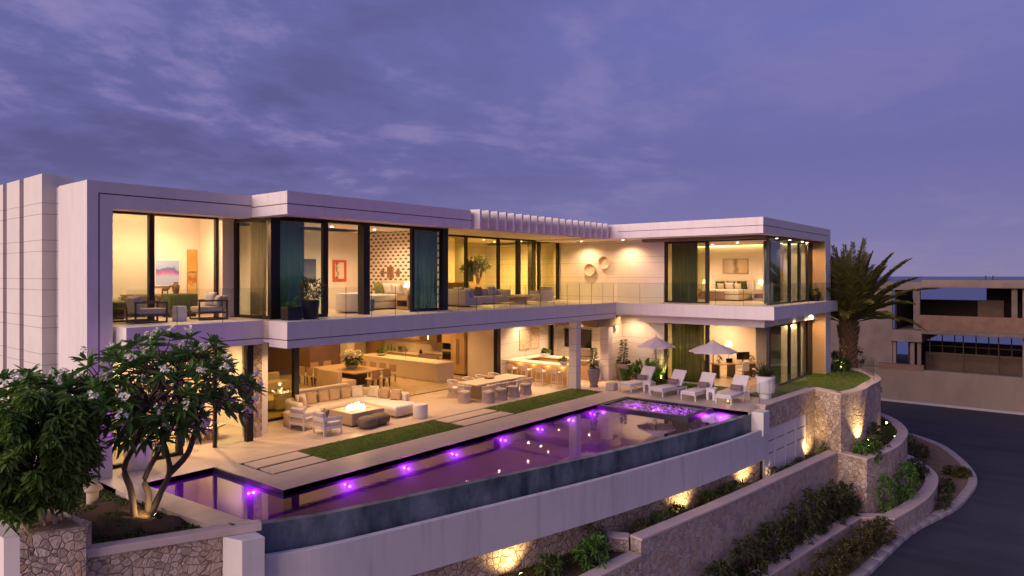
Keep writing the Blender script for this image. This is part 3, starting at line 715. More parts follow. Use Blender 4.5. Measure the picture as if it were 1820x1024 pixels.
B = thing('concrete_building', 'unfinished concrete and block house shell across the road', 'building', (76, 5, -3))
def bp(n, mb, m, **kw): return part(n, mb, m, B, world=True, **kw)
bp('plinth', MB().box(71.05, 84, -30, 22, -6, -3), 'raw_concrete')
bp('roof_slab', MB().box(70.6, 83, -30, 10.1, 4.42, 5.12), 'pale_concrete', bevel=.04)
bp('roof_slab', MB().box(70.9, 83, 10.1, 19.5, 4.2, 4.92), 'pale_concrete')
bp('wall', MB().box(71, 71.3, 12.5, 19.5, -3, 4.2).box(71.3, 80, 19.2, 19.5, -3, 4.2), 'pale_concrete')
bp('floor_slab', MB().box(70.8, 83, 10.1, 12.6, -.5, .55), 'pale_concrete')
bp('floor_slab', MB().box(70.4, 82.9, -30, 10.1, .28, .62), 'raw_concrete', bevel=.03)
for y0, y1, z0, z1, m in ((10.3, 10.8, .62, 4.42, 'raw_concrete'), (3.2, 3.6, .62, 4.42, 'raw_concrete'), (2.3, 2.85, -3, 4.42, 'pale_concrete'), (10.72, 11.05, -3, -.5, 'pale_concrete'), (12.2, 12.5, -3, -.5, 'pale_concrete'), (10.2, 10.5, -3, .28, 'raw_concrete'), (-6, -5.5, -3, 4.42, 'raw_concrete'), (-14, -13.5, -3, 4.42, 'raw_concrete')):
    bp('column', MB().box(71.1, 71.6, y0, y1, z0, z1), m)
bp('parapet', MB().box(71.0, 71.25, -30, 10.3, .62, 1.95), 'block_wall')
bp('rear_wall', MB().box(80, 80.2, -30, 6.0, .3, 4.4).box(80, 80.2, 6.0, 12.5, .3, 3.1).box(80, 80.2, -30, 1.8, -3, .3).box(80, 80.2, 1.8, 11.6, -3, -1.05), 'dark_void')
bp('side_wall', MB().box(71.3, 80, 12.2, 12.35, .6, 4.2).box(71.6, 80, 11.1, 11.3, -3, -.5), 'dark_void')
bp('partition_wall', MB().box(74, 74.2, 4.3, 6.2, .62, 3.3).box(75, 80, -2, -1.8, .62, 4.3).box(73, 73.2, -8, 1.5, .62, 4.3).box(72.2, 72.35, -30, 2.2, -3, .25).box(72.9, 73, 2.3, 10.1, -3, -1.5), 'brown_wall')
bp('rubble_steps', MB().box(70.9, 72.8, -.2, 2.2, -3, -2.2).box(71.2, 72.8, -2.5, 1.4, -2.2, -1.4).box(71.4, 72.8, -5, .6, -1.4, -.5), 'block_wall')
for k in range(9): bp('scaffold_prop', MB().tube([(72 + (k % 3), 9.6 - k * .85, -3), (72 + (k % 3), 9.6 - k * .85 + .05, .28)], .05, 5), 'rust_wood')
bp('scaffold_rail', MB().tube([(72, 10, -1.6), (72.2, 2.6, -1.65)], .05, 5).tube([(73, 10, -.9), (73, 3, -.9)], .05, 5), 'rust_wood')
for y in (9.4, 8.1, 6.9, 5.2, 3.9): bp('rebar_stub', MB().tube([(71.1, y, .6), (71.1, y + .05, 1.05)], .05, 5), 'pale_concrete')
for y in (5.4, 4.9, 1.2): bp('roof_pipe', MB().tube([(71.4, y, 5.1), (71.4, y, 5.5)], .05, 5), 'rust_wood')
w_ = thing('low_block_wall', 'low unfinished block wall beside the concrete shell', 'wall', (70.7, 11, -3))
part('wall', MB().box(70.45, 71.0, 9.9, 13.5, -5, -2.55), 'block_wall', w_, world=True)

# ------------------------------------------------------------------ terrace paving and lawns
ter = MB()
Z0, Z1 = -.16, 0.0
ter.box(7.2, 10.45, 19.0, 21.15, Z0, Z1)                       # left
ter.box(10.45, 31.0, 18.78, 23.3, Z0, Z1).box(9.88, 10.44, 17.0, 19.0, Z0, Z1)
ter.box(9.88, 27.42, 15.58, 17.0, Z0, Z1)                      # pool side strip
ter.box(27.42, 31.0, 9.95, 17.03, Z0, Z1).box(27.82, 31.0, 17.03, 18.75, Z0, Z1)
ter.box(31.0, 33.0, 16.9, 23.3, Z0, Z1).box(31.0, 32.9, 11.3, 12.9, Z0, Z1)
# stepping slabs between the lawns
for a, c in ((10.5, 12.33), (18.27, 21.18)):
    for y0, y1 in ((17.09, 17.86), (17.94, 18.71)): ter.box(a + .06, c - .0, y0 + .025, y1 - .025, Z0, Z1)
ter.prism([(7.2, 20.9), (7.2, 19.0), (7.21, 18.0), (7.47, 14.75), (8.3, 14.1), (8.14, 14.5), (7.86, 18.6), (7.86, 20.9)], Z0, Z1 - .004)
struct('terrace', ter, 'travertine')
struct('terrace_base', MB().box(7.25, 32.9, 21.1, 34, -.3, -.17).box(9.95, 27.3, 15.7, 21.1, -1.4, -.17).box(27.5, 32.9, 10.2, 21.1, -1.4, -.17), 'groove_dark')
struct('room_floor', MB().box(7.6, 28.0, 21.2, 34, -.16, -.004).box(33.05, 40, 11.0, 18, -.1, .05), 'inside_floor')
struct('threshold', MB().box(32.6, 33.05, 11.0, 16.9, -.1, .06), 'travertine')
LAWNS = [[(12.36, 17.05), (18.24, 17.05), (18.24, 18.73), (12.36, 18.73)], [(21.2, 17.05), (27.8, 17.05), (27.8, 18.73), (21.2, 18.73)],
         [(31.0, 12.9), (32.6, 12.9), (32.6, 16.9), (31.0, 16.9)]]
BAST = smooth_path([(33.25, 7.9), (35, 7.42), (37, 7.42), (38.8, 7.4), (40.3, 7.7), (42.3, 8.7), (44.3, 11), (45.2, 14.5)], 5)
LAWNS.append([(31.0, 11.28), (31.0, 10.12), (34.3, 9.75)] + offset(BAST, .3)[1:] + [(41.05, 14.5), (41.05, 10.9), (32.9, 10.9), (32.9, 11.28)])
def tri_points(poly, n, q):
    xs_ = [p[0] for p in poly]; ys_ = [p[1] for p in poly]; out = []
    while len(out) < n:
        x, y = q.uniform(min(xs_), max(xs_)), q.uniform(min(ys_), max(ys_)); ins = False; j = len(poly) - 1
        for i in range(len(poly)):
            xi, yi = poly[i]; xj, yj = poly[j]
            if (yi > y) != (yj > y) and x < (xj - xi) * (y - yi) / (yj - yi) + xi: ins = not ins
            j = i
        if ins: out.append((x, y))
    return out
q = random.Random(3)
for k, (poly, zt, n) in enumerate(zip(LAWNS, (.0, .0, .02, .08), (5200, 5200, 2500, 9000))):
    struct('lawn', MB().prism(poly, -.3, zt), 'lawn_green')
    it = [((x, y, zt - .01), (q.uniform(-.5, .5), q.uniform(-.5, .5), 1), q.uniform(.035, .08), .022, .25) for x, y in tri_points(poly, n, q)]
    o = leaf_mesh('grass', 'leaf_bright', None, it, kind='stuff')
jl = [(10.47, 18.73, 12.36, 18.73), (10.47, 17.9, 12.36, 17.9), (10.47, 17.06, 12.36, 17.06), (10.47, 17.06, 10.47, 18.73), (18.24, 18.73, 21.2, 18.73), (18.24, 17.9, 21.2, 17.9), (18.24, 17.06, 21.2, 17.06)]
it = []
for x0, y0, x1, y1 in jl:
    for _ in range(int(260 * max(abs(x1 - x0), abs(y1 - y0)))):
        t = q.random(); it.append(((x0 + t * (x1 - x0) + q.uniform(-.04, .04), y0 + t * (y1 - y0) + q.uniform(-.04, .04), -.06), (q.uniform(-.4, .4), q.uniform(-.4, .4), 1), .06, .02, .2))
leaf_mesh('joint_grass', 'leaf_mid', None, it, kind='stuff')

# ------------------------------------------------------------------ pool
CURVE = smooth_path([(8.15, 14.28), (9.0, 13.85), (10.15, 13.42), (13.85, 12.45), (18.1, 11.4), (22.5, 10.55), (25.5, 10.12), (27.75, 9.92)], 5)
WL = -.12
PL = thing('swimming_pool', 'long dark infinity pool with purple lights along the terrace', 'pool', (17, 13, -1))
def pp(n, mb, m, **kw): return part(n, mb, m, PL, world=True, **kw)
pin = offset(CURVE, .22)
wp = [(7.86, 19.0), (9.78, 19.0), (9.88, 15.58), (24.95, 15.58), (27.42, 15.58), (27.46, 10.1)]
outline = wp + pin[::-1]
bas = MB().prism_strip([(7.86, 14.3), (7.86, 19.0), (9.78, 19.0), (9.88, 15.58), (27.42, 15.58), (27.42, 9.98)], [(7.8, 14.3), (7.8, 19.06), (9.84, 19.06), (9.94, 15.64), (27.48, 15.64), (27.48, 9.98)], -1.5, -.15)
pp('basin_wall', bas, 'pool_basin')
rm_ = MB().prism_strip([(7.86, 14.3), (7.86, 19.0), (9.78, 19.0), (9.88, 15.58), (27.42, 15.58), (27.42, 9.98)], [(7.8, 14.3), (7.8, 19.06), (9.84, 19.06), (9.94, 15.64), (27.48, 15.64), (27.48, 9.98)], -.15, -.006)
pp('pool_edge', rm_, 'pool_rim')
pp('basin_floor', MB().prism(outline, -1.5, -1.4), 'pool_basin')
pp('infinity_wall', MB().prism_strip(CURVE, pin, -1.72, WL - .004), 'pool_stone')
CX_ = CURVE + [(28.36, 9.88)]; lipo = offset(CX_, -.42); lipi = offset(CX_, -.26)
pp('overflow_trough', MB().prism_strip(lipo, lipi, -1.95, -.70).prism_strip(lipi, offset(CX_, -.01), -1.95, -1.7), 'trough_concrete', bevel=.02)
struct('pool_water', MB().prism([(7.87, 18.99), (9.77, 18.99), (9.87, 15.57), (27.41, 15.57), (27.45, 10.11)] + offset(CURVE, .225)[::-1], -1.395, WL), 'pool_water')
struct('trough_water', MB().prism_strip(offset(CURVE, -.255), offset(CURVE, -.015), -1.45, -1.3), 'pool_rim')
for x, y, dx, dy in ((7.9, 18.4, 1, -.2), (9.83, 17.1, -1, 0), (9.0, 16.6, 0, 0), (11.9, 15.54, 0, -1), (14.1, 15.54, 0, -1), (16.2, 15.54, 0, -1), (18.7, 15.54, 0, -1), (20.9, 15.54, 0, -1), (23.0, 15.54, 0, -1), (24.6, 15.54, 0, -1), (27.38, 11.1, -1, 0)):
    if dx == 0 and dy == 0: continue
    pp('pool_light', MB().ell((x + dx * .04, y + dy * .04, -.37), (.035, .035, .035), 10, 6), 'pool_lamp')
    point((x + dx * .11, y + dy * .11, -.37), 150 if x < 10 else 115, .015, (.66, .04, 1.0))
# spa in the far corner
pp('spa_rim', MB().prism_strip([(24.9, 15.56), (24.9, 11.42), (27.4, 11.42), (27.4, 15.56), (24.9, 15.56)], [(25.1, 15.36), (25.1, 11.62), (27.2, 11.62), (27.2, 15.36), (25.1, 15.36)], -1.4, -.015), 'pool_rim')
fm = MB(); NX, NY = 40, 64; q = random.Random(9); hs = {}
for i in range(NX + 1):
    for j in range(NY + 1):
        e = min(i, NX - i, 8) / 8 * min(j, NY - j, 8) / 8
        hs[i, j] = -.07 + e * (max(0, q.gauss(.0, .035)) + (.05 * q.random() if q.random() < .22 else 0))
for i in range(NX):
    for j in range(NY):
        P_ = lambda a, c: (25.1 + 2.1 * a / NX, 11.62 + 3.74 * c / NY, hs[a, c]); fm.face(P_(i, j), P_(i + 1, j), P_(i + 1, j + 1), P_(i, j + 1))
struct('spa_water', fm, 'spa_foam', smooth=True)
pp('spa_floor', MB().box(25.1, 27.2, 11.62, 15.36, -1.0, -.9), 'pool_basin')
for x, y in ((26.1, 12.3), (26.1, 13.4), (26.1, 14.5), (25.3, 12.8), (25.3, 14.0)): pp('spa_light', MB().ell((x, y, -.45), (.06, .06, .06), 10, 6), 'spa_lamp')

# ------------------------------------------------------------------ garden walls and terraces
def swall(label, path, th, z0, z1, m='small_stone', cap=None, side=1, name='stone_wall', capm='stone_cap', over=.03):
    c = path[len(path) // 2]; t = thing(name, label, 'wall', (c[0], c[1], z0))
    part('wall_face', MB().wall(path, th, z0, z1, side), m, t, world=True)
    if cap:
        part('coping', MB().prism_strip(offset(path, -over * side), offset(path, (th + over) * side), z1, z1 + cap), capm, t, world=True, bevel=.02)
    return t
swall('rough stone wall in shade under the pool trough lit by three uplights', offset(CURVE, .2), .4, -4.4, -1.73, 'small_stone')
swall('short dark stone wall between the trough end and the white gate', [(27.6, 10.12), (28.4, 9.85)], .4, -4, -1.0, 'small_stone')
swall('stone lintel wall with pale coping above the slatted white gate', [(28.35, 9.62), (34.1, 9.22)], .4, -.86, .1, 'small_stone', .07)
swall('short warm lit stone wall between the white gate and the curved bastion', [(32.95, 9.3), (34.1, 9.22)], .4, -2.9, -.865, 'small_stone')
swall('tall curved stone bastion carrying the lawn and palm', [(34.2, 9.5)] + BAST, .42, -2.9, .1, 'small_stone', .07)
t = thing('white_pier', 'white rendered pier at the far end of the pool wall', 'pier', (27.95, 9.8, -2))
part('shaft', MB().box(27.62, 28.34, 9.44, 10.0, -.96, -.02), 'white_plaster', t, world=True)
P2a = [(22.9, 9.32), (27, 8.8), (33.25, 8.05)]
P2b = [(33.25, 8.05), (32.8, 6.75)] + smooth_path([(32.8, 6.75), (35.5, 6.2), (38.1, 6.15), (40.6, 6.5), (43.4, 7.7), (45.6, 9.6)], 5)[1:]
swall('long straight stone planter wall below the gate with flat coping', [(18.5, 10.0)] + P2a, .4, -5.2, -2.55, 'faint_stone', .09)
swall('curved stone planter wall below the bastion', P2b, .42, -5.2, -2.55, 'small_stone', .09)
swall('stepped near end of the stone planter wall under the pool', [(9, 10.9), (14, 10.4), (18.48, 9.98)], .4, -5.2, -3.0, 'small_stone', .08)
swall('low cross wall closing the near end of the long planter', [(18.5, 10.42), (18.1, 11.3)][::-1], .4, -3.6, -2.62, 'small_stone', .08)
P3a = [(16, 9.2), (20, 8.5), (23.67, 7.94), (31.87, 6.78)]
P3b = [(31.87, 6.78), (32.6, 5.66)] + smooth_path([(32.6, 5.66), (35, 5.2), (37.36, 4.95), (39.8, 5.0), (41.9, 5.45), (44.4, 6.8), (46.4, 9.2)], 5)[1:]
swall('lowest straight stone kerb wall nearest the road', P3a, .5, -6, -4.85, 'faint_stone', .1)
swall('lowest curved stone planter wall by the road bend', P3b, .5, -6, -4.85, 'faint_stone', .1)
struct('planting_bed', MB().prism([(8, 14.5)] + [(x, y) for x, y in [(9, 11.2), (14, 10.5), (17.6, 10.1), (22.9, 9.6), (33.3, 8.3)]] + [(34.2, 9.6), (27.9, 10.2)] , -6, -3.0), 'garden_soil')
struct('planting_bed', MB().prism(offset(P2b, .2)[1:] + [(44, 12), (36, 10), (33.3, 8.2)], -5, -2.66), 'turf_soil')
struct('planting_bed', MB().prism(offset(P3a, .3) + [(32.9, 7.6), (28, 9), (16, 10.5)], -6, -5.0), 'garden_soil')
struct('planting_bed', MB().prism(offset(P3b, .3)[1:] + [(46, 11), (38, 7), (33, 7.6)], -6, -4.98), 'sandy_soil')

t = thing('slatted_gate', 'white service screen of slotted panels under the stone lintel', 'gate', (30.6, 9.5, -2.6))
for k in range(4):
    a = k / 4; c_ = (k + 1) / 4; x0 = 28.36 + 4.56 * a; x1 = 28.36 + 4.56 * c_ - .03; y0 = 9.66 - .34 * a; y1 = 9.66 - .34 * c_
    m = MB(); zs = [-3.05, -1.95, -1.9, -1.45, -1.4, -.87]
    for z0, z1 in ((-3.05, -1.94), (-1.89, -1.42), (-1.37, -.87)):
        m.prism([(x0, y0), (x1, y1), (x1 + .01, y1 + .06), (x0 + .01, y0 + .06)], z0, z1)
    for xx, yy in ((x0, y0), (x1 - .09, y1)): m.prism([(xx, yy - .004), (xx + .09, yy - .012), (xx + .09, yy + .06), (xx, yy + .07)], -3.05, -.872)
    part('slotted_panel', m, 'white_plaster', t, world=True)
part('gate_backing', MB().prism([(28.36, 9.74), (32.92, 9.42), (32.92, 9.46), (28.36, 9.78)], -3.05, -.88), 'groove_dark', t, world=True)

# left front garden
FW = [(5.2, 15.33), (8.28, 13.98)]
swall('low rubble stone wall with smooth coping in front of the frangipani', [(5.2, 15.36), (7.6, 14.31)], .35, -3.2, -.19, 'rubble_stone', None)
t = thing('wall_coping', 'long pale stone coping slab on the rubble front wall', 'coping', (6.7, 14.8, -.1))
part('slab', MB().prism([(5.2, 15.30), (8.30, 13.93), (8.42, 14.2), (8.0, 14.4), (5.3, 15.62)], -.19, -.02), 'stone_cap', t, world=True, bevel=.015)
t = thing('white_pier', 'white rendered pier beside the near end of the pool', 'pier', (7.9, 13.95, -2.5))
part('shaft', MB().prism([(7.58, 14.3), (7.72, 13.75), (8.16, 13.58), (8.2, 14.1)], -3.2, -.2), 'white_plaster', t, world=True, bevel=.01)
t = thing('stone_planter', 'raised stone planter holding the bushy tree in the left corner', 'planter', (4.8, 16.2, -3))
part('stone_face', MB().prism([(4.22, 15.64), (5.2, 15.17), (5.42, 15.5), (5.1, 17.8), (4.6, 17.8)], -3.2, .46), 'rubble_stone', t, world=True)
part('white_side', MB().prism([(4.0, 15.78), (4.22, 15.64), (4.35, 17.8), (3.9, 17.8)], -3.2, .47), 'white_plaster', t, world=True)
part('soil', MB().prism([(4.4, 15.75), (5.12, 15.38), (5.2, 15.6), (4.95, 17.7), (4.6, 17.7)], .3, .475), 'sandy_soil', t, world=True)
struct('garden_bed', MB().prism([(5.0, 15.5), (7.5, 14.55), (7.25, 21.0), (6.6, 24), (3.0, 24), (3.6, 17.5)], -1, -.14), 'turf_soil')
md = MB()
q = random.Random(2)
md.ell((6.35, 17.2, -.16), (.95, 1.3, .28), 20, 10).ell((7.0, 15.9, -.15), (.45, .5, .16), 14, 8)
struct('soil_mound', md, 'garden_soil', smooth=True)
it = [((x, y, -.15), (q.uniform(-.5, .5), q.uniform(-.5, .5), 1), q.uniform(.05, .12), .03, .3) for x, y in tri_points([(5.3, 15.6), (7.5, 14.6), (7.3, 20.5), (5.2, 19.5)], 3500, q)]
for _ in range(900):
    a, r = q.uniform(0, 6.283), q.uniform(.3, 1.05) ; x, y = 6.35 + .95 * r * math.cos(a), 17.2 + 1.3 * r * math.sin(a)
    if math.sin(a * 3 + 1) + q.uniform(-.7, .7) > .2: it.append(((x, y, -.17 + .28 * math.sqrt(max(0, 1 - r * r))), (q.uniform(-.6, .6), q.uniform(-.6, .6), 1), q.uniform(.06, .15), .035, .4))
leaf_mesh('grass', 'leaf_mid', None, it, kind='stuff')
t = thing('stone_ornament', 'small stone garden post with a domed cap in the mound', 'ornament', (6.35, 18.1, -.15))
part('shaft', MB().lathe(0, 0, [(.15, 0), (.13, .3), (.14, .52)], 12), 'ceramic_tan', t, smooth=True)
part('domed_cap', MB().lathe(0, 0, [(.22, .52), (.21, .58), (.12, .68), (.06, .78), (.01, .8)], 12), 'ceramic_tan', t, smooth=True)

# glass balustrades
def balustrade(label, segs, z0=4.1, h=1.02, step=1.05, loc=None, skirt=0):
    a = segs[0][0]; t = thing('glass_balustrade', label, 'railing', (a[0], a[1], z0))
    for (x0, y0), (x1, y1) in segs:
        L = math.hypot(x1 - x0, y1 - y0); n = max(1, round(L / step)); ux, uy = (x1 - x0) / L, (y1 - y0) / L; px, py = -uy * .006, ux * .006
        for k in range(n):
            s0, s1 = L * k / n + .008, L * (k + 1) / n - .008
            A = (x0 + ux * s0, y0 + uy * s0); C = (x0 + ux * s1, y0 + uy * s1)
            g_ = part('glass_panel', MB().prism([(A[0] - px, A[1] - py), (C[0] - px, C[1] - py), (C[0] + px, C[1] + py), (A[0] + px, A[1] + py)], z0, z0 + h), 'rail_glass', t, world=True)
            E_ = (x0 + ux * (s1 + .008), y0 + uy * (s1 + .008)); e = .007
            part('panel_edge', MB().box(E_[0] - e, E_[0] + e, E_[1] - e, E_[1] + e, z0, z0 + h), 'rail_edge', g_, world=True)
    return t
balustrade('glass balustrade along the left balcony in front of the corner room', [((7.7, 19.62), (11.75, 19.62))], step=1.35)
balustrade('long glass balustrade of the main balcony above the terrace', [((11.78, 18.3), (30.9, 18.3))], step=1.06)
balustrade('glass balustrade wrapping the right wing balcony', [((31.08, 18.2), (31.08, 10.2)), ((31.08, 10.2), (41.8, 10.2))], step=1.3)
balustrade('low glass screen beside the white agave pot at the pool end', [((27.6, 10.0), (31.0, 9.95)), ((31.0, 9.95), (33.9, 9.5))], z0=0.0, h=1.0, step=1.1)
balustrade('glass screen on the curved bastion in front of the palm', [((37.0, 7.65), (38.8, 7.65)), ((38.8, 7.65), (40.2, 7.95)), ((40.2, 7.95), (42.0, 8.9))], z0=.1, h=1.0, step=1.8)

# garden spotlights
def garden_spot(x, y, z, aim, power, label, cone=75, light=True, color=(1, .66, .28)):
    t = thing('garden_spotlight', label, 'spotlight', (x, y, z), 0)
    d = (Vector(aim) - Vector((x, y, z))).normalized(); power *= 4
    a = Vector((0, 0, .16)); part('stake', MB().tube([(0, 0, -.05), (0, 0, .13)], .015, 5), 'frame_black', t)
    part('housing', MB().tube([tuple(a - d * .09), tuple(a + d * .06)], [.045, .055], 10), 'frame_black', t, smooth='auto')
    part('lens', MB().tube([tuple(a + d * .061), tuple(a + d * .066)], [.048, .048], 10), 'garden_glow', t)
    if light: spot(tuple(Vector((x, y, z)) + a + d * .09), aim, power, cone, .8, .03, color)
    return t
def curve_y(x): return float(np.interp(x, [p[0] for p in CURVE], [p[1] for p in CURVE]))
for x, l, pw in ((14.9, 'uplight at the stone wall nearest the left under the trough', 26), (22.65, 'uplight at the stone wall under the middle of the trough', 24), (27.15, 'uplight at the stone wall under the far end of the trough', 24)):
    garden_spot(x, curve_y(x) - .42, -3.0, (x + .1, curve_y(x) + .22, -2.3), pw, l, 120)
garden_spot(28.6, 8.95, -3.0, (28.9, 10.5, -2.3), 6, 'small white spotlight on a stake behind the long planter wall', 60)
garden_spot(32.75, 8.75, -3.0, (33.05, 9.35, -1.9), 46, 'spotlight at the foot of the lit stone beside the gate', 110)
garden_spot(34.55, 7.02, -2.5, (34.6, 7.62, -1.15), 75, 'uplight among the bushes washing the curved bastion', 80)
garden_spot(41.6, 7.6, -2.66, (40, 7.2, -2.2), 4, 'small spotlight at the tip of the curved planter', 70)
garden_spot(38.2, 6.55, -2.66, (38.6, 7.6, -2.0), 4, 'second small spotlight low in the curved planter', 70)
garden_spot(6.95, 16.0, -.12, (6.5, 17.4, .6), 16, 'bright spotlight at the foot of the frangipani', 100)
garden_spot(31.9, 16.1, .02, (32.9, 16.7, 2.4), 42, 'uplight in the yellow bamboo behind the loungers', 90, color=(1, .85, .2))
garden_spot(41.6, 9.9, .08, (42.9, 10.0, 1.6), 60, 'uplight in the shrub at the foot of the palm', 110, color=(1, .85, .2))

# ------------------------------------------------------------------ trees and plants
def limb(a, c, r0, r1, n=6, wob=.06, q=rnd):
    a, c = Vector(a), Vector(c); pts, rad = [], []
    for k in range(n + 1):
        t = k / n; w = math.sin(math.pi * t) * wob * (c - a).length
        pts.append(a.lerp(c, t) + Vector((q.uniform(-w, w), q.uniform(-w, w), q.uniform(-w, w) * .4))); rad.append(r0 + (r1 - r0) * t)
    return pts, rad

def frangipani(label, base, trunks, centre, radii, n_tips, seed, flowers, floor=.12, lmax=.36):
    q = random.Random(seed); t = thing('frangipani_tree', label, 'tree', base); B0 = Vector(base)
    tr = MB(); ends = []
    for path in trunks:
        P = [Vector(p) - B0 for p in path]; sm = [Vector(p) for p in smooth_path([tuple(p) for p in P], 4)]
        rad = [.082 - .038 * k / (len(sm) - 1) for k in range(len(sm))]; tr.tube(sm, rad, 8); ends.append(sm[-1])
    C = Vector(centre) - B0; tips = []
    for _ in range(n_tips * 30):
        if len(tips) >= n_tips: break
        v = rvec(q); k = q.uniform(.28, 1) ** .45
        p = C + Vector((v.x * radii[0], v.y * radii[1], v.z * radii[2] * (1 if v.z > 0 else .85))) * k
        if all((p - o).length > lmax * .62 for o, _ in tips): tips.append((p, v))
    forks = []
    for e in ends:
        for _ in range(5):
            f = e.lerp(C + rvec(q) * radii[0] * .5, q.uniform(.35, .7)); f.z = max(f.z, e.z + .1); pts, rad = limb(e, f, .055, .036, 4, .08, q); tr.tube(pts, rad, 6); forks.append(f)
    br = MB()
    for p, v in tips:
        f = min(forks, key=lambda o: (o - p).length * (1 if o.z < p.z + .2 else 1.6)); pts, rad = limb(f, p, .021, .011, 4, .09, q); br.tube(pts, rad, 5)
    part('trunk', tr, 'bark_grey', t, smooth=True); part('branches', br, 'bark_dark', t, smooth=True)
    it, fl = [], []; FC = 0
    for p, v in tips:
        ax = (v * .7 + Vector((0, 0, .75)) + rvec(q) * .25).normalized(); m = q.randint(11, 17); s0 = ax.orthogonal().normalized(); s1 = ax.cross(s0)
        for k in range(m):
            a = k * 2.4 + q.uniform(-.2, .2); el = q.uniform(.0, 1.0)
            d = (s0 * math.cos(a) + s1 * math.sin(a)) * (1 - el * .35) + ax * (el * .9 - .12)
            it.append((tuple(p + ax * .02), tuple(d), lmax * q.uniform(.62, 1.08), .095 * q.uniform(.85, 1.2), q.uniform(.04, .30)))
        if q.random() < flowers:
            st = p + ax * q.uniform(.16, .3) + rvec(q) * .05
            fl = []; FC += 1
            for _ in range(q.randint(4, 8)):
                c = st + rvec(q) * .085; n0 = (ax + rvec(q) * .8).normalized(); a0 = n0.orthogonal().normalized(); a1 = n0.cross(a0)
                for k in range(5):
                    a = k * 1.2566; d = a0 * math.cos(a) + a1 * math.sin(a) + n0 * .35; fl.append((tuple(c), tuple(d), .07, .052, .05))
            leaf_mesh('flower_cluster', 'petal_white', t, fl, .5)
    leaf_mesh('crown', 'leaf_dark', t, it, .5)
    return t
frangipani('large frangipani with white blossom in front of the left facade', (6.85, 16.5, -.12),
           [[(6.62, 16.42, -.15), (6.58, 16.5, .6), (6.45, 16.55, 1.15), (6.75, 16.6, 1.7), (7.0, 16.8, 2.3)],
            [(6.98, 16.62, -.15), (7.05, 16.72, .35), (6.98, 16.75, .75), (7.25, 16.7, 1.3), (7.55, 16.6, 1.9), (7.75, 16.6, 2.35)],
            [(7.02, 16.6, -.15), (7.32, 16.7, .35), (7.45, 16.55, .8), (7.35, 16.4, 1.25), (7.15, 16.3, 1.9), (7.3, 16.3, 2.4)],
            [(7.45, 16.55, .8), (7.8, 16.4, 1.2), (7.95, 16.3, 1.75), (8.1, 16.25, 2.3)]],
           (7.3, 16.65, 2.75), (2.25, 1.7, 1.32), 156, 11, .62, lmax=.42)
frangipani('smaller frangipani with a few blossoms at the left edge', (4.75, 17.3, -.12),
           [[(4.75, 17.3, -.15), (4.8, 17.25, .8), (4.7, 17.2, 1.5), (4.65, 17.2, 2.0)], [(4.8, 17.25, .8), (5.0, 17.1, 1.6), (5.1, 17.0, 2.3)]],
           (4.75, 17.2, 2.5), (1.05, 1.0, 1.0), 46, 5, .3)

def bushy_tree(label, base, centre, r, n, seed):
    q = random.Random(seed); t = thing('bushy_tree', label, 'tree', base); B0 = Vector(base); C = Vector(centre) - B0
    tr = MB(); br = MB(); it = []
    for dx, dy in ((-.28, .12), (-.05, 0), (.12, -.06), (.3, .1)):
        pts, rad = limb((dx, dy, 0), (C.x + dx * 1.5, C.y + dy * 2, C.z - .2), .04, .02, 6, .05, q); tr.tube(pts, rad, 6)
    cl = []
    for _ in range(n):
        v = rvec(q); k = q.uniform(.4, 1) ** .5; p = C + Vector((v.x * r[0], v.y * r[1], v.z * r[2])) * k
        cl.append(p); pts, rad = limb((C.x * .7 + q.uniform(-.35, .35), C.y * .7 + q.uniform(-.2, .2), C.z - q.uniform(.2, .6)), p, .009, .004, 3, .06, q); br.tube(pts, rad, 4)
    for p in cl:
        for k in range(q.randint(40, 64)):
            a = q.uniform(0, 6.283); d = Vector((math.cos(a), math.sin(a), q.uniform(-.7, .5)))
            it.append((tuple(p + rvec(q) * q.uniform(.02, .17) + Vector((0, 0, -.05))), tuple(d), q.uniform(.12, .24), .068, q.uniform(.15, .75)))
    part('trunk', tr, 'bark_pale', t, smooth=True); part('branches', br, 'bark_dark', t); leaf_mesh('crown', 'leaf_bright', t, it, .5); return t
bushy_tree('dense bushy tree with drooping leaves in the raised stone planter', (4.78, 15.95, .45), (4.58, 16.05, 2.0), (1.2, .95, 1.3), 185, 4)

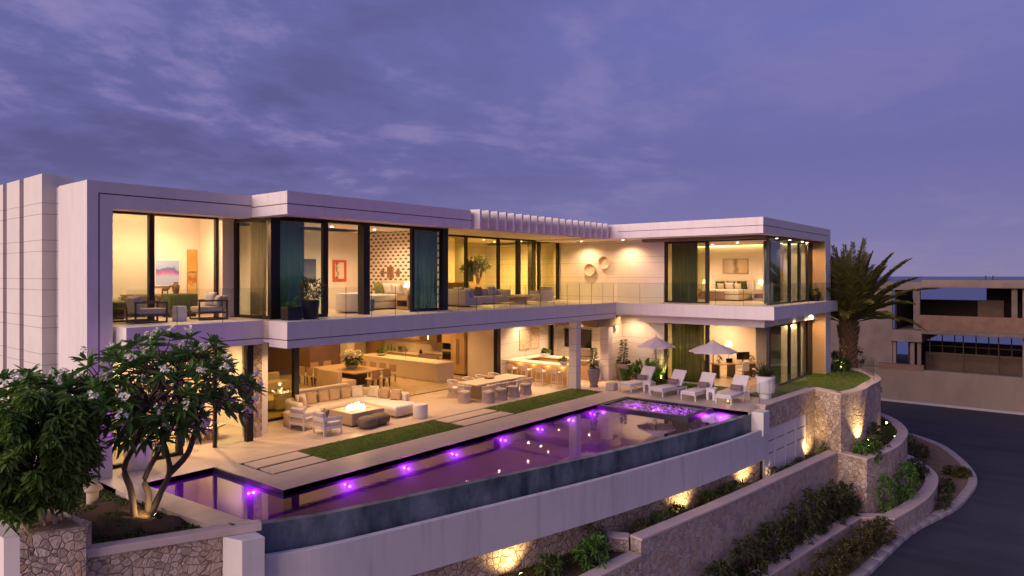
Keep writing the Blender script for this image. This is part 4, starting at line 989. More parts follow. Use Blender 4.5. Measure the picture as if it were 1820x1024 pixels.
def palm(label, base, h, nf, L, seed):
    q = random.Random(seed); t = thing('palm_tree', label, 'palm tree', base)
    m = MB(); prof = [(.56, 0), (.43, .25), (.39, h * .5), (.47, h * .8), (.54, h * .95), (.4, h * 1.12), (.2, h * 1.25)]
    m.lathe(0, 0, prof, 18); part('trunk', m, 'bark_palm', t, smooth=True)
    sc = MB()
    for k in range(150):
        a = k * 2.399; z = .1 + h * 1.05 * k / 150; r = np.interp(z, [p[1] for p in prof], [p[0] for p in prof])
        c = Vector((r * math.cos(a), r * math.sin(a), z)); d = Vector((math.cos(a), math.sin(a), 1.2)).normalized()
        sc.tube([tuple(c - d * .05), tuple(c + d * .16)], [.075, .03], 5)
    part('leaf_scars', sc, 'bark_palm', t)
    it, rb = [], MB()
    for k in range(nf):
        a = k * 2.399 + q.uniform(-.2, .2); el = R(20 + 64 * ((k + .5) / nf) ** .75) + q.uniform(-.1, .1); l = L * q.uniform(.8, 1.05) * (.74 + .26 * min(1, (k + 8) / 40))
        p = Vector((.25 * math.cos(a), .25 * math.sin(a), h * 1.08)); d = Vector((math.cos(a) * math.cos(el), math.sin(a) * math.cos(el), math.sin(el)))
        pts = [p.copy()]; N_ = 16
        for j in range(N_):
            d = (d + Vector((0, 0, -.082 * (1 - .45 * math.sin(el)) * (.4 + 1.2 * j / N_)))).normalized(); p = p + d * l / N_; pts.append(p.copy())
            if j < 2: continue
            sd = d.cross(Vector((0, 0, 1)));
            if sd.length < .05: sd = Vector((math.sin(a), -math.cos(a), 0))
            sd.normalize(); w = .62 * math.sin(math.pi * (j / N_) ** .7 * .93 + .12)
            for s in (-1, 1):
                for e in range(7):
                    b = pts[-2].lerp(pts[-1], e / 7); dd = sd * s * q.uniform(.75, 1) + d * 1.0 + Vector((0, 0, q.uniform(.05, .5)))
                    it.append((tuple(b), tuple(dd), max(.2, w * 1.25 * q.uniform(.8, 1.1)), .06, q.uniform(.05, .22)))
        rb.tube(pts, [.035 - .03 * j / N_ for j in range(N_ + 1)], 4)
    part('frond_ribs', rb, 'leaf_palm', t); leaf_mesh('fronds', 'leaf_palm', t, it, .5)
    return t
palm('thick stemmed date palm beyond the right end of the villa', (43.35, 9.9, .05), 2.5, 66, 4.9, 8)

SHN = {}
def shrub(label, loc, r, n=420, L=.2, W=.075, m='leaf_mid', seed=1, droop=.35, group=None, cat='shrub', name='shrub', up=.2, stems=5):
    q = random.Random(seed); t = thing(name, label, cat, loc, 0, group)
    s = MB()
    for k in range(stems):
        v = rvec(q); pts, rad = limb((v.x * .12, v.y * .12, -.03), (v.x * r[0] * .6, v.y * r[1] * .6, r[2] * q.uniform(.9, 1.5)), .022, .008, 4, .08, q); s.tube(pts, rad, 4)
    part('stems', s, 'bark_grey', t); leaf_mesh('foliage', m, t, blob_leaves((0, 0, r[2] * .95), r, n, L, W, droop, 9, seed, up))
    return t
def spiky(label, loc, n, L, W, m='leaf_olive', seed=1, spread=1.0, name='agave', cat='plant', parent=None):
    q = random.Random(seed); it = []
    for k in range(n):
        a = k * 2.399; el = R(20 + 65 * q.random()) ; d = (math.cos(a) * math.cos(el) * spread, math.sin(a) * math.cos(el) * spread, math.sin(el))
        it.append(((0, 0, 0), d, L * q.uniform(.7, 1.1), W, q.uniform(.05, .3)))
    if parent is not None: o = leaf_mesh('foliage', m, parent, it, .5); o.location = loc; return o
    t = thing(name, label, cat, loc); leaf_mesh('foliage', m, t, it, .5); return t

# under the trough and behind the long planter wall
shrub('low green shrub beside the left wall uplight', (15.6, 11.3, -3.0), (.5, .35, .32), 320, .2, .05, 'leaf_mid', 21)
shrub('dark shrub below the trough where the wall steps', (17.0, 10.75, -3.0), (.65, .4, .42), 420, .2, .06, 'leaf_dark', 22)
shrub('yellowish shrub beside the stepped wall end', (17.75, 11.2, -3.0), (.45, .4, .45), 300, .18, .06, 'leaf_mid', 23)
q = random.Random(41)
for k, (x, y) in enumerate(((19.6, 10.55), (20.6, 10.4), (21.5, 10.3), (23.9, 10.05), (24.9, 9.85), (25.8, 9.7))):
    shrub(['clump of long grass first behind the planter wall', 'second clump of long grass behind the planter wall', 'clump of long grass just before the middle uplight', 'clump of long grass just past the middle uplight', 'clump of long grass halfway to the far uplight', 'clump of long grass nearest the far uplight'][k],
          (x, y, -3.0), (.55, .32, .3), 420, .26, .03, 'leaf_mid' if k % 2 else 'leaf_olive', 50 + k, .3, 'long grass behind the planter wall', 'grass clump', 'grass_clump', .9, 2)
for k, (x, y) in enumerate(((28.9, 9.25), (29.9, 9.05), (30.8, 8.95), (31.6, 8.9), (32.4, 8.75))):
    shrub(['small shrub at the left foot of the white gate', 'second small shrub along the white gate', 'small shrub at the middle of the white gate', 'small shrub toward the lit end of the white gate', 'shrub beside the yellow spotlight at the gate end'][k],
          (x, y, -3.0), (.42, .3, .27), 260, .17, .055, 'leaf_mid' if k % 2 else 'leaf_olive', 70 + k, .3, 'shrubs along the white gate')
shrub('dark shrub in the corner below the bastion', (33.6, 8.65, -2.98), (.4, .4, .35), 260, .17, .06, 'leaf_dark', 77)
# the bed under the bastion
shrub('dark round bush left of the lit strip of the bastion', (33.75, 7.05, -2.66), (.42, .36, .4), 380, .2, .07, 'leaf_dark', 81)
shrub('lit bush in front of the bastion uplight', (34.75, 6.8, -2.66), (.36, .3, .42), 260, .2, .06, 'leaf_mid', 82)
shrub('feathery dark bush right of the lit strip of the bastion', (36.2, 6.95, -2.66), (.7, .4, .6), 460, .22, .06, 'leaf_dull', 83)
shrub('low ground shrub near the front of the curved planter', (33.9, 6.6, -2.66), (.55, .25, .14), 240, .15, .06, 'leaf_mid', 84)
shrub('climbing shrub with small lights at the end of the bastion', (44.3, 8.75, -2.6), (.35, .35, 1.1), 420, .2, .06, 'leaf_mid', 85)
spiky('small pale agave beside the curved planter spotlight', (35.6, 6.5, -2.64), 22, .45, .05, 'leaf_olive', 86)
# the dark bank below the long wall
for k, (x, y, rx, rz) in enumerate(((21.5, 8.75, .9, .55), (23.6, 8.55, 1.0, .7), (25.5, 8.3, 1.0, .75), (27.3, 8.05, 1.05, .85), (28.9, 7.85, 1.0, 1.0), (30.4, 7.6, .95, 1.0), (31.9, 7.45, .7, .85))):
    shrub(['low dark bush first from the near end below the long planter wall', 'second dark bush below the long planter wall', 'third dark bush below the long planter wall', 'dark bush at the middle of the long planter wall foot', 'tall dark bush below the long wall, two before the stone corner', 'tall dark bush next to the stone corner', 'dark bush touching the stone corner pier'][k],
          (x, y, -5.0), (rx, .55, rz), 900, .2, .06, 'leaf_dull', 90 + k, .4, 'dark bushes below the long planter wall')
# bed of the lowest curved wall
shrub('ivy like dark bush climbing the curved planter wall', (36.2, 5.75, -4.98), (1.3, .4, .95), 1000, .17, .065, 'leaf_dark', 101)
shrub('dark bush at the left corner of the lowest bed', (33.9, 6.2, -4.98), (.8, .4, .85), 620, .17, .065, 'leaf_dark', 102)
shrub('small dark bush at the far end of the lowest bed', (40.6, 5.95, -4.98), (.8, .4, .6), 560, .17, .06, 'leaf_dull', 103)
# between the lowest wall and the kerb
for k, (x, y, rx, rz) in enumerate(((24.6, 7.0, .8, .4), (26.6, 6.75, .9, .5), (28.5, 6.55, .95, .55), (30.2, 6.35, .95, .6), (31.7, 6.0, .75, .55))):
    shrub(['low reddish shrub at the bottom edge by the kerb', 'second reddish shrub along the kerb', 'middle reddish shrub of the kerb bed', 'wide reddish green shrub near the wall corner', 'reddish shrub right under the lowest wall corner'][k],
          (x, y, -5.68), (rx, .55, rz), 800, .16, .06, 'leaf_red', 110 + k, .3, 'reddish shrubs along the kerb')
for k, (x, y, rx, rz) in enumerate(((48.2, 7.2, 1.0, .5), (50.3, 8.2, 1.1, .5), (45.2, 4.7, .3, .25), (52.3, 9.0, .7, .3))):
    shrub(['green shrub on the sandy tip of the road bend', 'wide green shrub further along the road bend', 'small shrub beside the lowest wall at the road bend', 'low shrub far along the road bend kerb'][k],
          (x, y, -5.68), (rx, .7, rz), 640, .2, .07, 'leaf_mid' if k % 2 else 'leaf_red', 120 + k, .3, 'shrubs on the road bend')
for k, (x, y) in enumerate(((42.6, 4.9), (41.6, 4.7), (44.8, 4.6))):
    spiky(['spiky plant near the kerb at the wall foot', 'second spiky plant closer along the wall foot', 'spiky plant nearest the bend kerb'][k], (x, y, -5.68), 26, .5, .05, 'leaf_olive', 130 + k)
for k in range(3):
    shrub(['creeping shrub at the outer foot of the lowest curved wall', 'second creeping shrub at the outer wall foot', 'third creeping shrub along the outer wall foot'][k], (38.4 + 1.6 * k, 4.6 + .12 * k, -5.68), (.55, .3, .35), 300, .15, .055, 'leaf_dull', 140 + k)
q = random.Random(5)
it = [((x, y, -3.01), (q.uniform(-.6, .6), q.uniform(-.6, .6), 1), q.uniform(.07, .2), .035, .4) for x, y in tri_points([(13, 11.8), (18.5, 10.6), (33, 8.7), (33, 9.3), (28, 9.9), (18, 11.6), (14, 12.6)], 4200, q)]
leaf_mesh('ground_cover', 'leaf_olive', None, it, kind='stuff')
it = [((x, y, -2.67), (q.uniform(-.6, .6), q.uniform(-.6, .6), 1), q.uniform(.05, .13), .04, .4) for x, y in tri_points([(33.2, 7.4), (38.1, 6.4), (40.6, 6.8), (43.2, 8), (43, 8.6), (38, 7.2), (34, 7.5)], 2600, q)]
leaf_mesh('ground_cover', 'leaf_mid', None, it, kind='stuff')
it = [((x, y, -5.0), (q.uniform(-.6, .6), q.uniform(-.6, .6), 1), q.uniform(.06, .2), .04, .4) for x, y in tri_points([(18, 9.3), (32.4, 7.2), (33, 7.8), (23, 9.1), (18, 9.8)], 2600, q)]
leaf_mesh('ground_cover', 'leaf_dull', None, it, kind='stuff')
it = [((x, y, -5.69), (q.uniform(-.6, .6), q.uniform(-.6, .6), 1), q.uniform(.05, .16), .035, .4) for x, y in tri_points([(22, 7), (34, 5.6), (44, 4.4), (52, 7), (54, 10), (47, 7), (42, 5), (33, 5.6), (30, 6.8), (22, 7.8)], 900, q)]
leaf_mesh('ground_cover', 'leaf_red', None, it, kind='stuff')

# at the foot of the palm
shrub('lit yellow green shrub between the villa corner and the palm', (42.0, 10.0, .08), (.55, .45, .38), 420, .24, .06, 'leaf_mid', 150)
shrub('dark shrub at the right foot of the palm', (45.0, 10.6, .0), (.7, .5, .65), 420, .26, .08, 'leaf_dark', 151)
shrub('thin twiggy shrub at the end of the bastion', (44.6, 9.6, .05), (.3, .3, .6), 130, .2, .04, 'leaf_olive', 152)

# potted plants
def pot(name, label, loc, prof, pm, cat='potted plant', ps='pot', soil_r=None):
    t = thing(name, label, cat, loc)
    part(ps, MB().lathe(0, 0, prof, 24), pm, t, smooth='auto'); r, z = prof[-1]
    part('soil', MB().lathe(0, 0, [(r * .9, z - .03), (r * .9, z + .005)], 16), 'garden_soil', t); return t
def slim_plant(t, z0, h, r, n, m, seed, stem='bark_grey', L=.17, W=.06):
    q = random.Random(seed); s = MB()
    for k in range(3):
        pts, rad = limb((.03 * k - .03, 0, z0), (q.uniform(-r, r) * .4, q.uniform(-r, r) * .4, z0 + h * .9), .02, .008, 5, .03, q); s.tube(pts, rad, 5)
    part('stem', s, stem, t)
    it = []
    for _ in range(n):
        u = q.random(); z = z0 + h * (.12 + .88 * u); rr = r * (1 - .65 * u) * q.uniform(.2, 1); a = q.uniform(0, 6.28)
        it.append(((rr * math.cos(a) * .6, rr * math.sin(a) * .6, z), (math.cos(a), math.sin(a), q.uniform(-.1, .7)), L * q.uniform(.7, 1.2), W, .3))
    leaf_mesh('foliage', m, t, it)
VASE = [(.2, 0), (.22, .06), (.19, .1), (.27, .45), (.32, .75), (.33, .88), (.29, .92)]
t = pot('potted_plant', 'tall mauve urn with a slim tree beside the terrace column', (28.75, 18.15, 0), VASE, 'ceramic_grey'); slim_plant(t, .9, 1.05, .26, 150, 'leaf_dark', 3)
leaf_mesh('ground_foliage', 'leaf_dark', t, blob_leaves((0, 0, .98), (.28, .28, .1), 90, .14, .06, .3, 6, 4))
t = pot('potted_plant', 'tan pot with a slim shrub against the jointed wall', (31.85, 18.25, 0), [(.32, 0), (.36, .1), (.43, .7), (.44, .82), (.4, .84)], 'ceramic_tan'); slim_plant(t, .8, 1.3, .36, 190, 'leaf_olive', 5)
leaf_mesh('ground_foliage', 'leaf_olive', t, blob_leaves((0, 0, .9), (.36, .36, .1), 90, .14, .06, .3, 6, 6))
t = pot('potted_plant', 'large white pot with agave at the end of the pool deck', (30.95, 10.5, 0), [(.26, 0), (.27, .16), (.25, .2), (.40, .28), (.425, .5), (.425, .98), (.39, 1.0)], 'ceramic_white')
spiky('', (0, 0, .98), 46, .62, .06, 'leaf_dull', 7, parent=t); spiky('', (.05, .1, 1.0), 22, .8, .05, 'leaf_olive', 17, .7, parent=t)
t = pot('potted_plant', 'white round pot with dark stems outside the left glazing', (8.4, 20.6, 0), [(.29, 0), (.31, .05), (.39, .62), (.40, .74), (.37, .76)], 'ceramic_white')
s = MB()
for dx, dy, h in ((0, 0, 1.9), (.1, .08, 1.6), (-.1, .05, 1.35)): s.tube([(dx, dy, .7), (dx * 1.2, dy * 1.2, .7 + h * .5), (dx * 1.4, dy, .7 + h)], [.075, .075, .05], 8)
part('stem', s, 'leaf_dark', t, smooth=True); leaf_mesh('foliage', 'leaf_dark', t, blob_leaves((0, 0, 2.3), (.35, .35, .4), 120, .3, .08, .4, 7, 9))
t = pot('potted_plant', 'black pot with a feathery plant at the bay corner of the balcony', (13.0, 18.95, 4.1), [(.2, 0), (.22, .02), (.29, .55), (.3, .6), (.27, .61)], 'pot_black')
leaf_mesh('foliage', 'leaf_olive', t, blob_leaves((0, 0, .92), (.36, .36, .36), 460, .17, .03, .2, 8, 12, .8))
t = thing('black_planter', 'low black box planter beside the black pot on the balcony', 'planter', (12.25, 18.9, 4.1)); part('box', MB().box(-.2, .3, -.15, .25, 0, .42), 'pot_black', t, bevel=.01)
leaf_mesh('foliage', 'leaf_dark', t, blob_leaves((.05, .05, .48), (.22, .18, .1), 80, .12, .05, .3, 6, 13))
t = pot('potted_plant', 'dark pot with a leafy plant at the right end of the balcony', (40.9, 10.75, 4.1), [(.2, 0), (.26, .5), (.27, .52)], 'pot_black'); slim_plant(t, .5, .9, .42, 130, 'leaf_dark', 21, L=.24, W=.11)
t = pot('potted_plant', 'dark pot with low spreading foliage on the right wing balcony', (39.7, 10.75, 4.1), [(.2, 0), (.25, .32), (.26, .34)], 'pot_black')
leaf_mesh('foliage', 'leaf_olive', t, blob_leaves((0, 0, .45), (.36, .3, .2), 150, .16, .06, .3, 7, 22))
# behind the loungers
t = thing('fan_palm', 'dark fan palm clump against the jointed wall behind the first lounger', 'plant', (32.0, 17.2, 0)); it = []; q = random.Random(31); s = MB()
for k in range(34):
    a = q.uniform(0, 6.28); el = q.uniform(.25, 1.2); d = Vector((math.cos(a) * math.cos(el), math.sin(a) * math.cos(el), math.sin(el))); c = d * q.uniform(.5, 1.0); s.tube([(0, 0, 0), tuple(c)], [.015, .008], 4)
    e0 = d.orthogonal().normalized(); e1 = d.cross(e0)
    for j in range(15):
        an = -1.4 + 2.8 * j / 14; it.append((tuple(c), tuple(d * math.cos(an) + e0 * math.sin(an)), .5, .06, .2))
part('stems', s, 'bark_grey', t); leaf_mesh('fronds', 'leaf_dark', t, it)
t = thing('bamboo', 'thin stemmed bamboo lit yellow between the first two loungers', 'plant', (32.35, 16.35, 0)); s = MB(); it = []
for k in range(22):
    a = q.uniform(0, 6.28); r = q.uniform(.02, .16); h = q.uniform(1.2, 2.3); sp = q.uniform(.15, .5); p0 = (r * math.cos(a), r * math.sin(a), 0); p1 = ((r + sp) * math.cos(a), (r + sp) * math.sin(a), h)
    s.tube([p0, tuple(Vector(p0).lerp(Vector(p1), .5) + Vector((0, 0, .05))), p1], [.010, .008, .004], 4)
    for _ in range(7):
        u = q.uniform(.15, .95) if k % 3 else q.uniform(.1, .45); it.append((tuple(Vector(p0).lerp(Vector(p1), u)), tuple(rvec(q) + Vector((0, 0, .4))), .18, .03, .3))
part('stems', s, 'bark_pale', t); leaf_mesh('foliage', 'leaf_mid', t, it)
shrub('pale dry tuft beside the first lounger', (31.5, 17.6, 0), (.3, .25, .16), 160, .18, .03, 'leaf_olive', 161, .2, None, 'plant', 'grass_tuft', .8, 1)

# ------------------------------------------------------------------ furniture
def cushion(w, d, h, p=.55): return MB().ell((0, 0, 0), (w / 2, d / 2, h / 2), 20, 10, p)
def pillow(label, loc, w, h, th, m, rot=0, tilt=.3, group=None, name='throw_pillow'):
    """an upright cushion: width along local x, leaning back about local x"""
    b = MB(); n = 12
    def pt(u, v, s):
        k = (1 - abs(u) ** 3.2) * (1 - abs(v) ** 3.2); e = 1 - .07 * (1 - abs(u * v)) * max(abs(u), abs(v)) ** 3
        return (u * w / 2 * e, s * th / 2 * max(0, k) ** .5, v * h / 2 * e)
    for s in (-1, 1):
        for i in range(n):
            for j in range(n):
                q_ = [pt(-1 + 2 * a / n, -1 + 2 * c / n, s) for a, c in ((i, j), (i + 1, j), (i + 1, j + 1), (i, j + 1))]; b.face(*q_)
    M = Matrix.Rotation(rot, 3, 'Z') @ Matrix.Rotation(tilt, 3, 'X'); b.v = [tuple(M @ Vector(v)) for v in b.v]
    o = part(name, b, m, smooth=True); o.location = loc; return tag(o, label, 'pillow', group)

# sectional sofa round the fire table
t = thing('sectional_sofa', 'cream U shaped outdoor sectional sofa round the fire table', 'sofa', (16.8, 22.3, 0))
part('base', MB().box(14.75, 18.5, 22.55, 23.45, .05, .26).box(17.55, 18.75, 20.0, 22.55, .05, .26).box(14.75, 15.5, 22.0, 22.55, .05, .26), 'fabric_cream', t, world=True, bevel=.05, seg=3)
part('seat', MB().box(15.2, 17.9, 22.4, 23.1, .22, .46), 'fabric_cream', t, world=True, bevel=.08, seg=4)
part('seat', MB().box(17.5, 18.65, 19.95, 23.0, .22, .47), 'fabric_white', t, world=True, bevel=.1, seg=4)
part('seat', MB().box(14.75, 15.6, 22.0, 23.1, .22, .46), 'fabric_cream', t, world=True, bevel=.1, seg=4)
bk = MB(); pth = smooth_path([(14.75, 22.1), (14.78, 22.9), (15.2, 23.35), (16.5, 23.4), (18.0, 23.4), (18.6, 23.05), (18.75, 22.2), (18.78, 20.7)], 6)
for k in range(len(pth) - 1):
    pass
part('backrest', MB().prism_strip(offset(pth, .14), offset(pth, -.14), .24, .76), 'fabric_cream', t, world=True, bevel=.1, seg=4)
gp = 'tan pillows along the outdoor sectional'
for k, (x, y, rot, m) in enumerate(((15.35, 23.0, .1, 'fabric_cream'), (15.85, 23.08, 0, 'fabric_tan'), (16.45, 23.1, .05, 'fabric_tan'), (16.95, 23.08, -.05, 'fabric_tan'), (17.5, 23.08, .1, 'fabric_tan'), (18.0, 22.95, -.35, 'fabric_cream'), (18.4, 22.4, -1.25, 'fabric_cream'), (18.45, 21.75, -1.5, 'fabric_tan'), (18.5, 21.1, -1.3, 'fabric_tan'), (15.0, 22.35, 1.2, 'fabric_tan'))):
    pillow(['cream pillow at the left corner of the outdoor sectional', 'first tan pillow on the long back of the sectional', 'tan pillow on the sectional behind the armchairs', 'tan pillow on the sectional left of the flames', 'tan pillow on the sectional right of the flames', 'cream pillow in the right corner of the sectional',
            'cream pillow leaning on the right arm of the sectional', 'tan pillow at the middle of the right sectional arm', 'tan tilted pillow nearest the open end of the sectional', 'tan pillow on the left arm of the sectional'][k], (x, y, .68), .5, .5, .2, m, rot, -.25, gp)
t = thing('fire_table', 'low square stone fire table with live flames', 'fire pit', (16.25, 20.7, 0))
part('body', MB().box(15.5, 17.0, 20.05, 21.35, .06, .5), 'concrete_warm', t, world=True, bevel=.015); part('plinth', MB().box(15.58, 16.92, 20.13, 21.27, 0, .06), 'soffit_brown', t, world=True)
part('burner_tray', MB().box(15.8, 16.7, 20.4, 21.0, .495, .506), 'soffit_brown', t, world=True)
q = random.Random(12); f1, f2 = MB(), MB()
for k in range(26):
    x, y = q.uniform(15.9, 16.6), q.uniform(20.5, 20.9); h = q.uniform(.08, .28) * (1 - .9 * abs(x - 16.25)); r = q.uniform(.035, .07); lx, ly = q.uniform(-.06, .06), q.uniform(-.06, .06)
    (f1 if k % 2 else f2).tube([(x, y, .50), (x + lx * .3, y + ly * .3, .5 + h * .35), (x + lx, y + ly, .5 + h * .75), (x + lx * 1.5, y + ly * 1.5, .5 + h)], [r * .7, r, r * .55, .004], 7)
part('flame', f1, 'flame_glow', t, world=True, smooth=True); part('flame', f2, 'flame_core', t, world=True, smooth=True)
point((16.25, 20.7, .9), 34, .04, (1, .58, .22))

def armchair(label, loc, rot, wood='white_metal', cush='fabric_lilac', pm='fabric_lilac'):
    t = thing('armchair', label, 'armchair', loc, rot, 'white armchairs by the fire table')
    f = MB()
    for x in (-.33, .33):
        for y in (-.35, .35): f = MB().box(x - .022, x + .022, y - .022, y + .022, 0, .62); part('leg', f, wood, t)
    part('frame', MB().box(-.33, .33, -.36, -.33, .2, .3).box(-.33, .33, .33, .36, .2, .3).box(-.36, -.33, -.35, .35, .2, .3).box(.33, .36, -.35, .35, .2, .3), wood, t)
    part('back_panel', MB().box(-.365, -.335, -.36, .36, .46, .62), wood, t); part('armrest', MB().box(-.36, .36, -.375, -.345, .5, .62), wood, t); part('armrest', MB().box(-.36, .36, .345, .375, .5, .62), wood, t)
    part('side_webbing', MB().box(-.352, -.342, -.33, .33, .28, .44).box(-.3, .33, -.358, -.348, .24, .42).box(-.3, .33, .348, .358, .24, .42), 'wicker', t)
    part('seat_cushion', MB().box(-.32, .36, -.32, .32, .28, .43), cush, t, bevel=.05, seg=3)
    part('back_cushion', MB().cbox(-.24, 0, .40, .16, .62, .4, 0, ('Y', -.18)), cush, t, bevel=.05, seg=3)
    return t
armchair('white armchair with its back to the pool, beside the drum side table', (14.3, 21.25, 0), R(8))
armchair('white armchair with its back to the pool, nearest the lawn', (14.42, 20.02, 0), R(-6))
pillow('lilac pillow on the armchair beside the drum side table', (14.22, 21.3, .66), .42, .36, .16, 'fabric_lilac', R(98), .3, 'armchair pillows'); pillow('mauve pillow on the armchair nearest the lawn', (14.4, 20.12, .66), .42, .38, .16, 'fabric_mauve', R(80), .3, 'armchair pillows')
def drum(name, label, x, y, r, h, m, cat='side table'):
    t = thing(name, label, cat, (x, y, 0)); part('body', MB().lathe(0, 0, [(r * .93, 0), (r, .03), (r * .985, h * .5), (r, h - .05), (r * .97, h - .015)], 28), m, t, smooth='auto'); part('top', MB().lathe(0, 0, [(r * .97, h - .015), (r * .955, h)], 28), m, t, smooth='auto'); return t
drum('drum_side_table', 'tan drum side table at the left end of the sectional', 14.45, 22.05, .40, .5, 'concrete_warm'); drum('drum_stool', 'cream drum stool at the open end of the sectional', 18.3, 19.45, .29, .52, 'fabric_white', 'stool')
for k, (x, y, l) in enumerate(((15.85, 19.62, 'left taupe knitted pouf in front of the fire table'), (16.5, 19.72, 'right taupe knitted pouf in front of the fire table'))):
    t = thing('knitted_pouf', l, 'pouf', (x, y, 0), 0, 'poufs by the fire table'); part('cover', MB().ell((0, 0, .21), (.36, .33, .21), 24, 14, .72), 'fabric_taupe', t, smooth=True)

# outdoor dining set
t = thing('dining_table', 'long pale outdoor dining table on the terrace', 'dining table', (23.75, 20.4, 0))
part('tabletop', MB().box(22.0, 25.5, 19.82, 21.02, .70, .76), 'marble_cream', t, world=True, bevel=.012); part('pedestal', MB().box(22.5, 22.8, 20.05, 20.8, 0, .70), 'wood_table', t, world=True); part('pedestal', MB().box(24.7, 25.0, 20.05, 20.8, 0, .70), 'wood_table', t, world=True)
t2 = thing('bowl', 'shallow wooden bowl on the outdoor dining table', 'bowl', (23.75, 20.65, .76)); part('body', MB().lathe(0, 0, [(.12, 0), (.2, .03), (.27, .11), (.255, .115), (.18, .05), (.02, .035)], 22), 'wood_oak', t2, smooth=True)
def woven(label, loc, rot, m='wicker'):
    t = thing('woven_chair', label, 'chair', loc, rot, 'woven chairs round the outdoor table')
    sk = MB(); n = 34
    for k in range(n):
        a = 2 * math.pi * k / n; c, s = math.cos(a), math.sin(a)
        sk.tube([(.30 * c, .30 * s, 0), (.25 * c, .25 * s, .22), (.25 * c, .25 * s, .42)], .011, 4)
    for r, z in ((.30, .012), (.262, .15), (.25, .28)): sk.tube([(r * math.cos(6.2832 * k / 20), r * math.sin(6.2832 * k / 20), z) for k in range(21)], .012, 4)
    sk.lathe(0, 0, [(.285, .01), (.238, .22), (.238, .41)], 20, caps=False); part('woven_skirt', sk, m, t)
    part('seat_cushion', MB().ell((0, 0, .45), (.245, .245, .05), 20, 8, .6), 'fabric_white', t, smooth=True)
    bk = MB(); N_ = 28; rim = []
    for k in range(N_ + 1):
        a = math.pi + (k / N_ - .5) * 4.1; e = math.cos((k / N_ - .5) * 4.1) * .5 + .5; z = .60 + .17 * e ** .6; c, s = math.cos(a), math.sin(a); r1 = .27 + .045 * e
        rim.append((r1 * c, r1 * s, z)); bk.tube([(.25 * c, .25 * s, .42), (r1 * c, r1 * s, z)], .011, 4)
    part('woven_back', bk, m, t); part('top_rail', MB().tube(rim, .022, 6), 'white_metal', t, smooth=True); return t
L_ = ['woven chair at the left head of the outdoor table', 'woven chair on the lawn side nearest the left head of the table', 'second woven chair along the lawn side of the table', 'third woven chair along the lawn side of the table', 'woven chair on the lawn side nearest the bar', 'woven chair on the house side nearest the left head of the table', 'second woven chair along the house side of the table', 'third woven chair along the house side of the table', 'woven chair on the house side nearest the bar']
ch0 = None
for l, (x, y, r) in zip(L_, ((21.72, 20.3, 0), (22.35, 19.5, 90), (23.2, 19.5, 90), (24.1, 19.5, 90), (25.0, 19.5, 90), (22.25, 21.45, -90), (23.3, 21.5, -90), (24.2, 21.5, -90), (25.1, 21.5, -90))):
    if ch0 is None: ch0 = woven(l, (x, y, 0), R(r))
    else: dup(ch0, (x, y, 0), R(r), l)

# outdoor bar
t = thing('outdoor_bar', 'pale stone U shaped outdoor bar counter behind the column', 'bar counter', (29, 21.2, 0))
part('countertop', MB().box(27.72, 28.5, 18.95, 23.25, 1.0, 1.06).box(28.5, 30.2, 22.55, 23.25, 1.0, 1.06).box(30.2, 30.9, 19.2, 23.25, 1.0, 1.06), 'counter_white', t, world=True, bevel=.008)
part('front_panel', MB().box(28.12, 28.45, 19.1, 23.2, 0, 1.0), 'tan_wall', t, world=True); part('end_panel', MB().box(27.75, 28.48, 18.98, 19.09, 0, 1.0), 'counter_white', t, world=True)
part('back_cabinet', MB().box(30.25, 30.88, 19.25, 23.2, 0, 1.0), 'wood_oak', t, world=True); part('end_panel', MB().box(30.22, 30.9, 19.14, 19.24, 0, 1.06), 'counter_white', t, world=True)
part('led_strip', MB().box(28.08, 28.12, 19.15, 23.1, .95, .98), 'cove_glow', t, world=True)
for y in (19.6, 20.5, 21.4, 22.3): point((27.98, y, .93), 3.5, .06)
def stool(label, loc, rot=0):
    t = thing('bar_stool', label, 'bar stool', loc, rot, 'bar stools at the outdoor bar')
    for x, y in ((-.2, -.2), (.2, -.2), (.2, .2), (-.2, .2)): part('leg', MB().tube([(x * 1.1, y * 1.1, 0), (x * .9, y * .9, .66)], .016, 6), 'white_metal', t)
    part('foot_ring', MB().tube([(-.21, -.21, .25), (.21, -.21, .25), (.21, .21, .25), (-.21, .21, .25), (-.21, -.21, .25)], .012, 5), 'white_metal', t)
    part('seat_cushion', MB().box(-.21, .23, -.22, .22, .65, .75), 'fabric_white', t, bevel=.035, seg=3); part('backrest', MB().cbox(-.22, 0, .68, .03, .44, .24, 0), 'wicker', t, bevel=.01); return t
s0 = None
for y, l in ((22.35, 'bar stool nearest the art panels'), (21.4, 'second bar stool from the art panels'), (20.45, 'second bar stool from the column'), (19.5, 'bar stool nearest the column')):
    if s0 is None: s0 = stool(l, (27.5, y, 0))
    else: dup(s0, (27.5, y, 0), 0, l)
t = thing('faucet', 'tall curved bar faucet at the bar sink', 'faucet', (29.4, 22.9, 1.06)); part('spout', MB().tube([(0, 0, 0), (0, 0, .38), (.05, -.02, .46), (.14, -.06, .46), (.17, -.07, .36)], .016, 6), 'steel', t, smooth=True)
t = thing('gas_grill', 'stainless barbecue grill with its dark lid up on the back counter', 'grill', (30.5, 19.95, 1.06)); part('firebox', MB().box(-.28, .3, -.45, .45, -.25, .1), 'steel', t, bevel=.02); part('lid', MB().cbox(.22, 0, .1, .12, .9, .42, 0, ('Y', .25)), 'soffit_brown', t, bevel=.03)
t = pot('potted_plant', 'white bowl of dark foliage on the front bar counter', (28.0, 19.45, 1.06), [(.1, 0), (.16, .03), (.2, .16), (.19, .17)], 'ceramic_white'); leaf_mesh('foliage', 'leaf_dark', t, blob_leaves((0, 0, .26), (.2, .2, .1), 120, .12, .05, .3, 6, 31))
